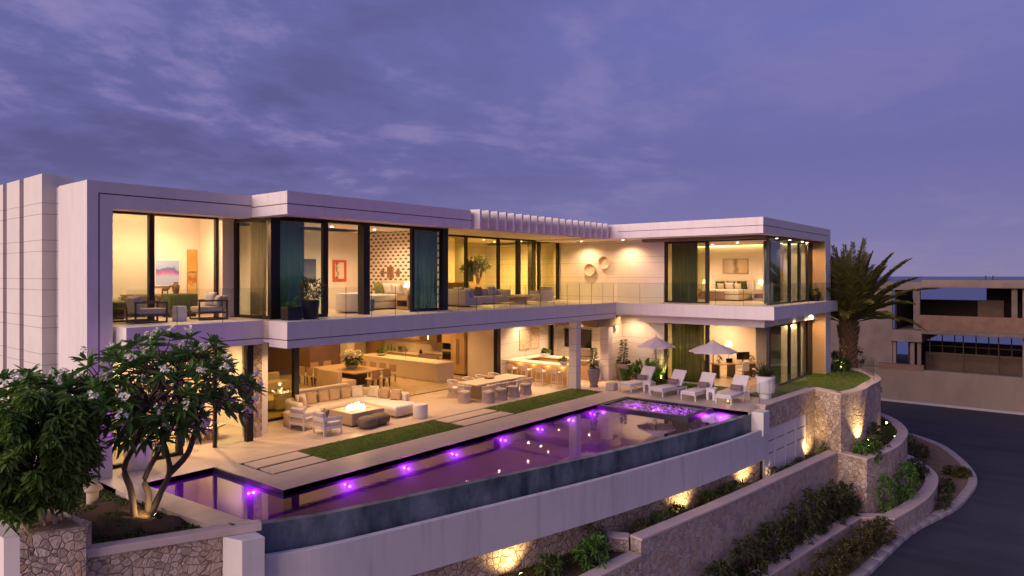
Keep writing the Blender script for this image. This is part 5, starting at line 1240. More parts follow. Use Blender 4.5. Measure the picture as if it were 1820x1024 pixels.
t = pot('potted_plant', 'white trough of green foliage on the back bar counter', (30.5, 22.4, 1.06), [(.14, 0), (.24, .02), (.26, .13), (.25, .14)], 'ceramic_white'); leaf_mesh('foliage', 'leaf_mid', t, blob_leaves((0, 0, .26), (.28, .28, .12), 150, .15, .06, .3, 6, 32))
def relief():
    g = G('relief_art'); p = g.pos(); v = g.n('ShaderNodeTexVoronoi', feature='DISTANCE_TO_EDGE'); v.inputs['Scale'].default_value = 7; g.link(p, v.inputs['Vector'])
    m = g.ramp(v.outputs[0], [(.05, 1), (.09, 0)]); return g.done(g.bsdf(g.mix(m, (.70, .60, .45), (.50, .38, .24)), .8, normal=g.bump(m, .5, .02)))
relief()
def picture(label, x0, x1, y0, y1, z0, z1, m, frame='wood_oak', name='wall_art', fw=.035, group=None, cat='wall art', ax=None):
    """flat framed art on a wall; thin in x or in y"""
    t = thing(name, label, cat, ((x0 + x1) / 2, (y0 + y1) / 2, z0), 0, group)
    part('picture', MB().box(x0, x1, y0, y1, z0, z1), m, t, world=True)
    if frame:
        f = MB(); e = .008
        if abs(y1 - y0) < abs(x1 - x0):
            Y0, Y1 = y0 - .012, y1
            f.box(x0 - fw, x0, Y0, Y1, z0 - fw, z1 + fw).box(x1, x1 + fw, Y0, Y1, z0 - fw, z1 + fw).box(x0, x1, Y0, Y1, z0 - fw, z0).box(x0, x1, Y0, Y1, z1, z1 + fw)
        else:
            X0, X1 = x0 - .012, x1
            f.box(X0, X1, y0 - fw, y0, z0 - fw, z1 + fw).box(X0, X1, y1, y1 + fw, z0 - fw, z1 + fw).box(X0, X1, y0, y1, z0 - fw, z0).box(X0, X1, y0, y1, z1, z1 + fw)
        part('frame', f, frame, t, world=True)
    return t
picture('left cream relief panel above the bar sink', 29.31, 30.15, 23.27, 23.295, 1.42, 2.5, 'relief_art', 'wood_oak', 'relief_panel', .02, 'relief panels above the bar'); picture('right cream relief panel above the bar sink', 30.33, 31.05, 23.27, 23.295, 1.42, 2.5, 'relief_art', 'wood_oak', 'relief_panel', .02, 'relief panels above the bar')
t = thing('television', 'large black wall television behind the terrace column', 'television', (32.85, 21.8, 1.37)); part('screen', MB().box(32.83, 32.86, 20.95, 22.72, 1.4, 2.38), 'black_gloss', t, world=True); part('housing', MB().box(32.845, 32.9, 20.92, 22.75, 1.37, 2.41), 'frame_black', t, world=True)

# loungers, umbrellas
def lounger(label, loc, rot):
    t = thing('sun_lounger', label, 'sun lounger', loc, rot, 'white sun loungers by the spa')
    for x, y in ((.06, -.34), (.06, .34), (1.25, -.34), (1.25, .34), (1.9, -.34), (1.9, .34)): part('leg', MB().box(x - .022, x + .022, y - .022, y + .022, 0, .3), 'white_metal', t)
    part('frame', MB().box(0, 1.95, -.37, -.32, .25, .31).box(0, 1.95, .32, .37, .25, .31).box(0, .05, -.32, .32, .25, .31).box(1.9, 1.95, -.32, .32, .25, .31), 'white_metal', t); part('sling', MB().box(.05, 1.9, -.32, .32, .262, .275), 'wicker', t)
    part('seat_pad', MB().box(0, 1.22, -.35, .35, .31, .41), 'fabric_white', t, bevel=.03, seg=3); part('back_pad', MB().cbox(1.49, 0, .36, .09, .7, .82, 0, ('Y', .62)), 'fabric_white', t, bevel=.03, seg=3)
    part('prop', MB().tube([(1.7, -.3, .28), (1.72, -.3, .75)], .014, 5).tube([(1.7, .3, .28), (1.72, .3, .75)], .014, 5), 'white_metal', t); return t
g0 = None
for k, (x, y, r) in enumerate(((28.45, 16.25, -9), (28.2, 14.5, -9), (28.2, 12.95, -5), (28.32, 11.4, -3))):
    l = ['sun lounger furthest from the agave pot, beside the woven cube', 'second sun lounger from the woven cube, by the yellow bamboo', 'second sun lounger from the agave pot', 'sun lounger nearest the agave pot with a candle under it'][k]
    if g0 is None: g0 = lounger(l, (x, y, 0), R(r))
    else: dup(g0, (x, y, 0), R(r), l)
    a = R(r); cx, cy = x + 1.33 * math.cos(a), y + 1.33 * math.sin(a)
    pillow(['mauve bolster on the lounger beside the woven cube', 'mauve bolster on the lounger by the yellow bamboo', 'mauve bolster on the second lounger from the agave pot', 'mauve bolster on the lounger nearest the agave pot'][k], (cx, cy, .56), .56, .28, .13, 'fabric_mauve', a + R(90), .62, 'lounger bolsters', 'bolster_pillow')
for x, y, l in ((29.1, 15.35, 'white arched side table between the first two loungers'), (29.05, 12.2, 'white arched side table between the last two loungers')):
    t = thing('side_table', l, 'side table', (x, y, 0), 0, 'arched side tables'); b = MB(); pts = []
    arch = [(-.19, 0), (-.19, .5), (.19, .5), (.19, 0), (.1, 0)] + [(.1 * math.cos(a), .27 + .1 * math.sin(a)) for a in [math.pi * k / 8 for k in range(9)]] + [(-.1, 0)]
    i = 0; n = len(arch); b.v = [(-.15, u, z) for u, z in arch] + [(.15, u, z) for u, z in arch]; b.f = [tuple(range(n)), tuple(range(2 * n - 1, n - 1, -1))] + [(k, k + n, (k + 1) % n + n, (k + 1) % n) for k in range(n)]
    part('arch_body', b, 'white_metal', t); part('top', MB().box(-.17, .17, -.21, .21, .5, .52), 'white_metal', t)
t = thing('woven_cube', 'small woven cube pouf beside the first lounger', 'pouf', (28.55, 17.0, 0)); part('body', MB().box(-.22, .22, -.22, .22, 0, .34), 'wicker', t, bevel=.02)
t = thing('candle_lantern', 'small glowing candle holder under the last lounger', 'candle', (28.62, 11.3, 0)); part('holder', MB().lathe(0, 0, [(.06, 0), (.1, .04), (.09, .1), (.06, .1)], 12), 'ceramic_tan', t); part('flame', MB().ell((0, 0, .12), (.03, .03, .04), 8, 6), 'candle_glow', t); point((28.62, 11.3, .2), 1.2, .03)
def umbrella(label, loc, r, zt, ze, rot):
    t = thing('patio_umbrella', label, 'umbrella', loc, rot, 'lilac patio umbrellas')
    part('pole', MB().tube([(0, 0, 0), (0, 0, zt + .05)], .022, 8), 'bronze_metal', t, smooth=True); part('base', MB().lathe(0, 0, [(.24, 0), (.24, .05), (.04, .08)], 16), 'bronze_metal', t)
    c = MB(); n = 8; P_ = [(r * math.cos(6.2832 * k / n), r * math.sin(6.2832 * k / n), ze) for k in range(n)]; m_ = .3
    for k in range(n):
        a, d = Vector(P_[k]), Vector(P_[(k + 1) % n]); ap = Vector((0, 0, zt)); mid = (a + d) / 2 * .985; mid.z = ze + .03
        am, dm = a.lerp(ap, .5) + Vector((0, 0, .035)), d.lerp(ap, .5) + Vector((0, 0, .035))
        c.face(a, mid, dm * .5 + am * .5, am); c.face(mid, d, dm, dm * .5 + am * .5); c.face(am, am * .5 + dm * .5, dm, ap); c.face(a - Vector((0, 0, .06)), mid - Vector((0, 0, .06)), mid, a); c.face(mid - Vector((0, 0, .06)), d - Vector((0, 0, .06)), d, mid)
    part('canopy', c, 'canvas', t); v = MB()
    for k in range(n): v.face(Vector(P_[k]) * .26 + Vector((0, 0, zt * .74 + .02)), Vector(P_[(k + 1) % n]) * .26 + Vector((0, 0, zt * .74 + .02)), (0, 0, zt + .09))
    part('vent_cap', v, 'canvas', t); part('finial', MB().lathe(0, 0, [(.015, zt + .05), (.02, zt + .12), (.004, zt + .2)], 8), 'bronze_metal', t)
    for k in range(n): part('rib', MB().tube([tuple(Vector(P_[k]) * .98 - Vector((0, 0, .015))), (0, 0, zt - .06)], .009, 4), 'bronze_metal', t)
    return t
umbrella('lilac patio umbrella in front of the jointed wall', (31.35, 16.1, 0), 1.0, 2.36, 1.95, .2); umbrella('lilac patio umbrella in front of the study window', (31.95, 13.35, 0), 1.15, 2.28, 1.82, .35)
for k, (y, z, r) in enumerate(((20.97, 5.83, .35), (20.02, 6.23, .35))):
    t = thing('wall_basket', ['lower round woven basket on the upper wing wall', 'higher round woven basket on the upper wing wall'][k], 'wall basket', (32.86, y, z), 0, 'woven baskets on the upper wall')
    b = MB().lathe(0, 0, [(.05, -.02), (r * .7, -.01), (r * .92, .05), (r, .1), (r * .97, .12), (r * .86, .06), (r * .6, .02), (.02, .015)], 26); b.v = [(-c, a, d) for a, d, c in b.v]; part('weave', b, 'basket', t, smooth='auto')
    rm = MB().tube([(-.11, r * math.cos(6.2832 * j / 26), r * math.sin(6.2832 * j / 26)) for j in range(27)], .022, 6); part('rim', rm, 'fabric_cream', t, smooth=True)

# kitchen
t = thing('kitchen_island', 'long cream stone kitchen island', 'kitchen island', (25.5, 28.3, 0)); part('body', MB().box(24.9, 26.1, 25.2, 31.6, 0, .9), 'marble_cream', t, world=True); part('top', MB().box(24.88, 26.12, 25.18, 31.62, .902, .95), 'counter_white', t, world=True)
t = thing('kitchen_cabinets', 'warm wood kitchen wall of cabinets with ovens', 'cabinets', (27.7, 29.5, 0))
part('tall_cabinet', MB().box(27.35, 27.99, 25.55, 26.55, 0.08, 3.4), 'wood_cabinet', t, world=True); part('plinth', MB().box(27.42, 27.99, 25.55, 33, 0, .08), 'frame_black', t, world=True)
for y0, y1, z0, z1 in ((25.58, 26.05, .1, 2.3), (26.07, 26.53, .1, 2.3), (25.58, 26.05, 2.33, 3.38), (26.07, 26.53, 2.33, 3.38)): part('door', MB().box(27.33, 27.352, y0, y1, z0, z1), 'wood_cabinet', t, world=True)
for y in (25.98, 26.14): part('handle', MB().box(27.29, 27.33, y - .015, y + .015, .6, 2.0), 'steel', t, world=True)
part('oven_tower', MB().box(27.35, 27.99, 26.56, 27.3, .08, 3.4), 'wood_cabinet', t, world=True)
for z0, z1 in ((1.38, 1.72), (.82, 1.26)): part('oven', MB().box(27.32, 27.36, 26.62, 27.24, z0, z1), 'black_gloss', t, world=True)
part('base_cabinet', MB().box(27.35, 27.99, 27.31, 33, .08, .88), 'wood_cabinet', t, world=True); part('counter', MB().box(27.32, 27.99, 27.31, 33, .882, .92), 'counter_white', t, world=True); part('backsplash', MB().box(27.97, 27.995, 27.31, 33, .92, 1.75), 'marble_cream', t, world=True)
part('wall_cabinet', MB().box(27.6, 27.99, 29.05, 33, 1.75, 3.4).box(27.6, 27.99, 27.31, 27.6, 1.75, 3.4), 'wood_cabinet', t, world=True); part('range', MB().box(27.29, 27.9, 27.5, 29.2, .55, .95), 'soffit_brown', t, world=True)
hd = MB().prism([(27.25, 27.62), (27.99, 27.62), (27.99, 29.03), (27.25, 29.03)], 1.72, 2.5)
part('range_hood', hd, 'wood_dark', t, world=True); part('hood_lamp', MB().box(27.235, 27.25, 28.3, 28.36, 1.85, 2.1), 'lamp_glow', t, world=True); part('tall_cabinet', MB().box(27.3, 27.99, 33, 33.9, 0, 3.4), 'wood_cabinet', t, world=True)
for k, (y, h, r, m) in enumerate(((32.3, .34, .05, 'leaf_dark'), (32.0, .42, .05, 'leaf_dark'), (31.7, .25, .06, 'leaf_dark'))):
    o = part('bottle', MB().lathe(0, 0, [(r, 0), (r, h * .6), (r * .3, h * .75), (r * .3, h)], 10), m, smooth='auto'); o.location = (27.7, y, .92); tag(o, ['dark bottle at the left of the kitchen counter', 'tallest dark bottle on the kitchen counter', 'short dark bottle on the kitchen counter'][k], 'bottle', 'bottles on the kitchen counter')
t = thing('coffee_machine', 'steel coffee machine on the kitchen back counter', 'coffee machine', (27.65, 31.0, .92)); part('body', MB().box(-.15, .15, -.18, .18, 0, .36), 'steel', t, bevel=.02); part('spout', MB().box(-.22, -.15, -.05, .05, .2, .26), 'frame_black', t)
o = part('kettle', MB().lathe(0, 0, [(.09, 0), (.11, .08), (.07, .2), (.02, .24)], 12), 'pot_black', smooth='auto'); o.location = (27.6, 29.3, .95); tag(o, 'dark kettle on the kitchen range', 'kettle')
t = pot('potted_plant', 'cream bowl of greenery on the far end of the island', (25.5, 30.3, .95), [(.15, 0), (.26, .06), (.28, .14), (.26, .15)], 'ceramic_tan'); leaf_mesh('foliage', 'leaf_dark', t, blob_leaves((0, 0, .26), (.26, .26, .1), 130, .14, .06, .3, 6, 41))
t = thing('island_faucet', 'slim black faucet on the kitchen island', 'faucet', (25.5, 28.3, .95)); part('spout', MB().tube([(0, 0, 0), (0, 0, .32), (.08, 0, .38), (.17, 0, .34)], .014, 6), 'frame_black', t)
# indoor dining
t = thing('dining_table', 'square wooden indoor dining table with a flower bowl', 'dining table', (21.8, 28.5, 0)); part('tabletop', MB().box(20.85, 22.9, 26.75, 30.3, .70, .76), 'wood_table', t, world=True, bevel=.01); part('pedestal', MB().box(21.4, 22.3, 27.6, 29.5, 0, .7), 'wood_dark', t, world=True)
def dchair(label, loc, rot):
    t = thing('dining_chair', label, 'chair', loc, rot, 'brown dining chairs round the indoor table')
    for x, y in ((-.22, -.21), (-.22, .21), (.2, -.21), (.2, .21)): part('leg', MB().cbox(x, y, 0, .04, .04, .44), 'wood_dark', t)
    part('seat', MB().box(-.24, .24, -.25, .25, .42, .5), 'fabric_cream', t, bevel=.025); part('backrest', MB().cbox(-.24, 0, .5, .05, .5, .40), 'fabric_tan', t, bevel=.02); return t
d0 = None
for x, y, r, l in ((20.35, 28.75, 0, 'brown dining chair next to the bench'), (20.35, 29.4, 0, 'second brown dining chair from the bench'), (20.35, 30.05, 0, 'brown dining chair furthest from the bench on its side'), (21.6, 26.35, 90, 'dining chair at the near side of the indoor table'), (22.3, 26.35, 90, 'second dining chair at the near side of the indoor table'),
                   (23.4, 27.2, 180, 'dining chair on the island side nearest the terrace'), (23.4, 28.0, 180, 'second dining chair on the island side'), (23.4, 28.8, 180, 'third dining chair on the island side'), (23.4, 29.6, 180, 'dining chair on the island side furthest back'), (21.5, 30.75, -90, 'dining chair at the far side of the table, left'), (22.3, 30.75, -90, 'dining chair at the far side of the table, right')):
    if d0 is None: d0 = dchair(l, (x, y, 0), R(r))
    else: dup(d0, (x, y, 0), R(r), l)
t = thing('bench_seat', 'cream upholstered settee with its back to the terrace', 'settee', (20.3, 27.5, 0)); part('seat', MB().box(19.95, 20.95, 26.75, 28.4, .06, .46), 'fabric_cream', t, world=True, bevel=.04); part('backrest', MB().box(19.85, 20.1, 26.72, 28.43, .05, .95), 'concrete_warm', t, world=True, bevel=.05, seg=3)
t = pot('flower_bowl', 'wide bowl of white orchids on the indoor dining table', (21.8, 28.2, .76), [(.14, 0), (.26, .08), (.34, .2), (.32, .21)], 'ceramic_tan', 'flower bowl', 'bowl'); leaf_mesh('foliage', 'leaf_dark', t, blob_leaves((0, 0, .42), (.4, .4, .2), 200, .24, .08, .3, 7, 42)); leaf_mesh('blossoms', 'petal_white', t, blob_leaves((0, 0, .74), (.5, .5, .15), 520, .13, .12, .1, 5, 43))
# living room
t = thing('living_sofa', 'large cream living room sofa behind the glass', 'sofa', (17.5, 26.5, 0)); part('seat', MB().box(15.2, 19.0, 25.0, 26.0, .06, .45), 'fabric_white', t, world=True, bevel=.06); part('seat', MB().box(14.0, 15.2, 25.0, 29.0, .06, .44), 'fabric_cream', t, world=True, bevel=.06)
part('backrest', MB().box(15.4, 19.0, 24.75, 25.05, .06, .72), 'fabric_white', t, world=True, bevel=.06); part('backrest', MB().box(13.8, 14.1, 25.3, 29, .06, .75), 'fabric_cream', t, world=True, bevel=.06)
for k in range(4): pillow(['grey pillow at the far end of the living room sofa', 'second grey pillow on the living room sofa', 'third grey pillow on the living room sofa', 'grey pillow nearest the glass on the living room sofa'][k], (14.35, 28.4 - k * .8, .66), .55, .5, .2, 'fabric_grey', R(90), .25, 'living room pillows')
t = thing('living_sofa', 'second cream sofa deeper in the living room', 'sofa', (17.5, 29.5, 0)); part('seat', MB().box(15.6, 18.8, 29.0, 30.0, .06, .45), 'fabric_cream', t, world=True, bevel=.06); part('backrest', MB().box(15.6, 18.8, 29.95, 30.25, .06, .78), 'fabric_cream', t, world=True, bevel=.06)
# left ground floor room
t = thing('coffee_table', 'cream stone coffee table with a curved top behind the left glazing', 'coffee table', (11.2, 22.5, 0)); cp = [(11.2 + .75 * math.cos(a) * (1 + .12 * math.cos(3 * a)), 22.5 + .48 * math.sin(a) * (1 + .1 * math.sin(2 * a))) for a in [6.2832 * k / 30 for k in range(30)]]
part('tabletop', MB().prism(cp, .38, .43), 'marble_cream', t, world=True, bevel=.012); part('base', MB().box(10.85, 11.1, 22.25, 22.75, 0, .38), 'marble_cream', t, world=True); part('base', MB().box(11.35, 11.65, 22.25, 22.7, 0, .38), 'marble_cream', t, world=True)
for x, y, r, l in ((9.2, 22.6, 20, 'brown chair behind the frangipani, left'), (10.1, 23.4, -30, 'brown chair behind the frangipani, right')): dup(d0, (x, y, 0), R(r), l, 'brown chairs in the left room')
t = thing('console_shelf', 'wooden shelf with bowls in the left ground floor room', 'shelf', (10.4, 26.3, 0)); part('shelf_frame', MB().box(9.2, 11.8, 26.1, 26.55, .9, .95).box(9.2, 11.8, 26.1, 26.55, .4, .44).box(9.2, 9.26, 26.1, 26.55, 0, .9).box(11.74, 11.8, 26.1, 26.55, 0, .9), 'wood_oak', t, world=True)
o = part('bowl', MB().lathe(0, 0, [(.1, 0), (.2, .1), (.24, .2), (.22, .2), (.1, .05)], 16), 'ceramic_tan', smooth='auto'); o.location = (10.9, 26.3, .95); tag(o, 'tan bowl on the wooden shelf in the left room', 'bowl')
def soft_art(name, cols, sc=2.2, axis=2):
    g = G(name); p = g.pos(); sep = g.n('ShaderNodeSeparateXYZ'); g.link(p, sep.inputs[0]); n = g.noise(p, sc, 5, .6)
    f = g.math('FRACT', g.math('ADD', g.math('MULTIPLY', sep.outputs[axis], .62), g.math('MULTIPLY', n, .35))); return g.done(g.bsdf(g.ramp(f, cols), .6))
soft_art('seascape_art', [(0, (.40, .50, .78)), (.58, (.36, .46, .76)), (.64, (.42, .16, .42)), (.70, (.10, .12, .36)), (.76, (.28, .40, .72)), (1, (.36, .46, .76))])
soft_art('amber_art', [(.0, (.55, .28, .06)), (.35, (.62, .42, .16)), (.5, (.32, .13, .03)), (.65, (.62, .36, .10)), (1, (.5, .25, .06))], 9)
soft_art('blue_art', [(0, (.10, .13, .22)), (.4, (.06, .09, .19)), (.6, (.16, .18, .25)), (1, (.05, .07, .17))])
soft_art('coast_art', [(0, (.55, .42, .24)), (.4, (.62, .50, .32)), (.5, (.22, .17, .11)), (.6, (.58, .52, .42)), (1, (.40, .32, .20))], 1.6, 1)
soft_art('figure_art', [(0, (.72, .60, .48)), (.45, (.70, .58, .46)), (.5, (.10, .07, .05)), (.56, (.72, .6, .48)), (1, (.7, .58, .46))], 6, 0)
soft_art('brown_art', [(0, (.20, .10, .05)), (.5, (.28, .16, .08)), (1, (.15, .08, .04))], 8)
picture('blue and pink abstract seascape in the upper left room', 10.55, 11.35, 24.46, 24.49, 5.16, 6.02, 'seascape_art', 'ceramic_white', 'painting', .03, None, 'painting')
picture('upper amber panel beside the blue abstract painting', 11.66, 11.98, 24.46, 24.49, 5.66, 6.42, 'amber_art', 'wood_oak', 'painting', .015, 'pair of amber panels', 'painting'); picture('lower amber panel beside the blue abstract painting', 11.66, 11.98, 24.46, 24.49, 4.84, 5.6, 'amber_art', 'wood_oak', 'painting', .015, 'pair of amber panels', 'painting')
t = thing('console_table', 'slim oak console under the blue abstract painting', 'console table', (10.6, 24.2, 4.1)); part('top', MB().box(9.4, 11.5, 24.0, 24.45, 4.82, 4.87), 'wood_oak', t, world=True)
for x in (9.45, 10.4, 11.45): part('leg', MB().box(x - .02, x + .02, 24.02, 24.42, 4.1, 4.82), 'wood_oak', t, world=True)
t = thing('horse_figurine', 'small dark horse figurine on the oak console', 'figurine', (10.75, 24.2, 4.87)); part('body', MB().ell((0, 0, .15), (.12, .05, .06), 12, 8).tube([(.1, 0, .16), (.17, 0, .27), (.23, 0, .25)], [.045, .03, .02], 6).tube([(-.09, .02, .14), (-.1, .02, 0)], .016, 5).tube([(.08, .02, .14), (.09, .02, 0)], .016, 5).tube([(-.08, -.02, .14), (-.09, -.02, 0)], .016, 5).tube([(.07, -.02, .14), (.08, -.02, 0)], .016, 5), 'wood_dark', t, smooth=True)
o = part('vase', MB().lathe(0, 0, [(.08, 0), (.11, .1), (.12, .28), (.06, .36), (.08, .4)], 14), 'wood_dark', smooth='auto'); o.location = (11.12, 24.2, 4.87); tag(o, 'brown vase beside the horse figurine', 'vase')
t = thing('green_cabinet', 'olive green upholstered box chair in the upper left room', 'armchair', (10.9, 23.5, 4.1)); part('seat', MB().box(-.45, .5, -.35, .35, .1, .78), 'fabric_green', t, bevel=.04); part('foot', MB().box(-.4, .45, -.3, .3, 0, .1), 'frame_black', t)
t = thing('daybed', 'pale green daybed behind the left balcony chair', 'daybed', (8.3, 23.4, 4.1)); part('mattress', MB().box(-.55, .55, -.9, .9, .35, .62), 'fabric_moss', t, bevel=.06); part('base', MB().box(-.5, .5, -.85, .85, .05, .35), 'wood_dark', t)
def lounge(label, loc, rot):
    t = thing('lounge_chair', label, 'lounge chair', loc, rot, 'dark framed balcony chairs')
    for y in (-.42, .42): part('side_frame', MB().box(-.45, .45, y - .025, y + .025, 0, .045).box(-.45, .45, y - .025, y + .025, .58, .63).box(-.45, -.405, y - .025, y + .025, .045, .58).box(.405, .45, y - .025, y + .025, .045, .58), 'bronze_metal', t)
    part('seat_rail', MB().box(-.42, .42, -.395, .395, .20, .25).box(-.45, -.41, -.395, .395, .0, .045).box(-.45, -.41, -.395, .395, .55, .6), 'bronze_metal', t)
    part('seat_cushion', MB().box(-.36, .45, -.38, .38, .25, .42), 'fabric_grey', t, bevel=.05, seg=3); part('back_cushion', MB().cbox(-.34, 0, .3, .16, .76, .46, 0, ('Y', -.16)), 'fabric_grey', t, bevel=.05, seg=3); return t
l0 = lounge('dark framed balcony lounge chair seen from behind, left of the ceramic stool', (8.95, 21.35, 4.1), R(-6)); dup(l0, (10.85, 21.35, 4.1), R(172), 'dark framed balcony lounge chair facing left, right of the ceramic stool')
pillow('grey lilac pillow on the right balcony lounge chair, taller', (11.0, 21.5, 4.74), .48, .46, .18, 'fabric_lilac', R(-82), -.2, 'balcony chair pillows'); pillow('small grey pillow on the right balcony lounge chair', (11.02, 21.1, 4.68), .4, .36, .16, 'fabric_grey', R(-95), -.25, 'balcony chair pillows'); pillow('folded grey pillow on the left balcony lounge chair', (8.72, 21.4, 4.8), .6, .2, .2, 'fabric_grey', R(84), .2, 'balcony chair pillows')
t = thing('ceramic_stool', 'white ribbed ceramic stool between the balcony lounge chairs', 'stool', (9.85, 21.2, 4.1)); part('body', MB().lathe(0, 0, [(.19, 0), (.21, .04), (.2, .12), (.22, .17), (.205, .25), (.22, .31), (.2, .4), (.19, .46)], 18), 'ceramic_white', t, smooth='auto')

# curtains: pleated sheets
def curtain(label, x0, y0, x1, y1, z0, z1, m, pleat=.19, amp=.075):
    L = math.hypot(x1 - x0, y1 - y0); n = max(8, int(L / pleat) * 6); ux, uy = (x1 - x0) / L, (y1 - y0) / L; pts = []
    for k in range(n + 1):
        s = L * k / n; a = amp * math.sin(2 * math.pi * s / pleat + .6 * math.sin(s * 5)); pts.append((x0 + ux * s - uy * a, y0 + uy * s + ux * a))
    o = part('curtain', MB().prism_strip(pts, offset(pts, .012), z0, z1), m, smooth=True); return tag(o, label, 'curtain')
curtain('teal curtain drawn behind the left glass of the bay bedroom', 12.35, 20.05, 13.55, 20.05, 4.12, 7.3, 'curtain_teal'); curtain('teal curtain behind the right glass of the bay bedroom', 18.5, 20.1, 19.85, 20.1, 4.12, 7.3, 'curtain_teal')
curtain('cream curtain at the side window of the bay bedroom', 12.25, 20.3, 12.25, 21.2, 4.12, 7.3, 'curtain_cream')
curtain('grey green curtain in the upper right bedroom', 33.35, 16.2, 33.35, 14.75, 4.12, 7.2, 'curtain_grey'); curtain('yellow green curtain in the study below', 33.35, 16.2, 33.35, 14.45, .06, 3.05, 'curtain_green')
curtain('grey curtain behind the side glass of the upper right bedroom', 33.6, 11.4, 35.7, 11.4, 4.12, 7.2, 'curtain_grey'); curtain('dark curtain behind the side glass of the study', 33.9, 11.4, 35.8, 11.4, .06, 3.05, 'curtain_green'); curtain('cream curtain at the corner of the study', 33.3, 11.75, 33.3, 11.2, .06, 3.05, 'curtain_cream', .1)

# bay bedroom
def bed(label, loc, w, l, throw=None, tm=None):
    """head towards +x"""
    t = thing('bed', label, 'bed', loc)
    part('base', MB().box(-l / 2, l / 2, -w / 2, w / 2, .05, .32), 'fabric_cream', t, bevel=.03); part('mattress', MB().box(-l / 2 + .03, l / 2, -w / 2 + .02, w / 2 - .02, .32, .56), 'fabric_white', t, bevel=.06, seg=3)
    part('duvet', MB().box(-l / 2 - .02, l / 2 - .55, -w / 2 - .02, w / 2 + .02, .36, .62), 'fabric_white', t, bevel=.07, seg=3); part('headboard', MB().box(l / 2, l / 2 + .1, -w / 2 - .1, w / 2 + .1, .1, 1.2), 'fabric_cream', t, bevel=.03)
    return t
bed('white bed against the fan patterned wallpaper', (18.85, 22.75, 4.1), 1.7, 2.0); pillow('moss green pillow on the bay bedroom bed', (19.5, 23.35, 4.95), .55, .5, .2, 'fabric_moss', R(90), -.3); pillow('white pillow on the bay bedroom bed, left', (19.6, 22.85, 4.95), .6, .48, .2, 'fabric_white', R(90), -.3, 'white bed pillows'); pillow('white pillow on the bay bedroom bed, right', (19.6, 22.25, 4.95), .6, .48, .2, 'fabric_white', R(90), -.3, 'white bed pillows')
def nightstand(label, loc, w=.6):
    t = thing('nightstand', label, 'nightstand', loc); part('body', MB().box(-.25, .25, -w / 2, w / 2, .02, .12).box(-.25, .25, -w / 2, w / 2, .36, .6).box(.2, .25, -w / 2, w / 2, .12, .36).box(-.25, .2, -w / 2, -w / 2 + .04, .12, .36).box(-.25, .2, w / 2 - .04, w / 2, .12, .36), 'wood_oak', t); part('drawer', MB().box(-.262, -.25, -w / 2 + .03, w / 2 - .03, .38, .58), 'wood_table', t); return t
def lamp(label, loc, base='wood_oak', p=14, r=.17):
    t = thing('table_lamp', label, 'lamp', loc); part('base', MB().lathe(0, 0, [(.07, 0), (.085, .05), (.08, .22), (.02, .3), (.015, .36)], 14), base, t, smooth='auto'); part('lamp_shade', MB().lathe(0, 0, [(r, .32), (r * .62, .56)], 18, caps=False), 'lamp_glow', t, smooth=True)
    point((loc[0], loc[1], loc[2] + .42), p, .05, (1, .62, .25)); return t
nightstand('oak nightstand beside the wallpapered bed', (19.3, 21.35, 4.1), .7); lamp('lit amber table lamp beside the wallpapered bed', (19.35, 21.3, 4.7), 'concrete_warm', 16, .2)
t = thing('blue_cube', 'blue upholstered cube at the foot of the wallpapered bed', 'ottoman', (17.55, 21.75, 4.1)); part('body', MB().box(-.22, .22, -.22, .22, 0, .46), 'fabric_blue', t, bevel=.03)
for k, (y, z0, z1, w) in enumerate(((23.62, 5.5, 5.72, .17), (23.1, 5.42, 5.88, .36), (22.6, 5.5, 5.72, .17))): picture(['small brown framed print on the wallpaper, left', 'larger brown framed print at the middle of the wallpaper', 'small brown framed print on the wallpaper, right'][k], 19.92, 19.945, y - w / 2, y + w / 2, z0, z1, 'brown_art', 'wood_oak', 'picture_frame', .02, 'prints on the wallpaper', 'picture')
picture('red framed figure drawing on the pale bedroom wall', 18.15, 18.65, 24.67, 24.695, 5.36, 6.08, 'figure_art', None, 'picture_frame'); 
simple('frame_red', (.55, .10, .05), .5)
o = bpy.data.objects['picture_frame.003']; f = MB(); x0, x1, z0, z1, fw = 18.15, 18.65, 5.36, 6.08, .1
part('frame', MB().box(x0 - fw, x0, 24.64, 24.695, z0 - fw, z1 + fw).box(x1, x1 + fw, 24.64, 24.695, z0 - fw, z1 + fw).box(x0, x1, 24.64, 24.695, z0 - fw, z0).box(x0, x1, 24.64, 24.695, z1, z1 + fw), 'frame_red', o, world=True)
picture('dark blue painting behind the left bay glass', 16.5, 17.2, 24.67, 24.695, 5.2, 6.2, 'blue_art', None, 'painting', .03, None, 'painting')
t = thing('tub_chair', 'white curved tub chair in the open bay door', 'armchair', (16.4, 21.1, 4.1), R(-60)); part('seat', MB().ell((0, 0, .25), (.5, .48, .2), 24, 10, .6), 'fabric_white', t, smooth=True)
ar = smooth_path([(.45, .48), (0, .55), (-.45, .42), (-.56, 0), (-.45, -.42), (0, -.55), (.45, -.48)], 4); part('backrest', MB().prism_strip(offset(ar, .09), offset(ar, -.09), .05, .74), 'fabric_white', t, bevel=.06, seg=3)

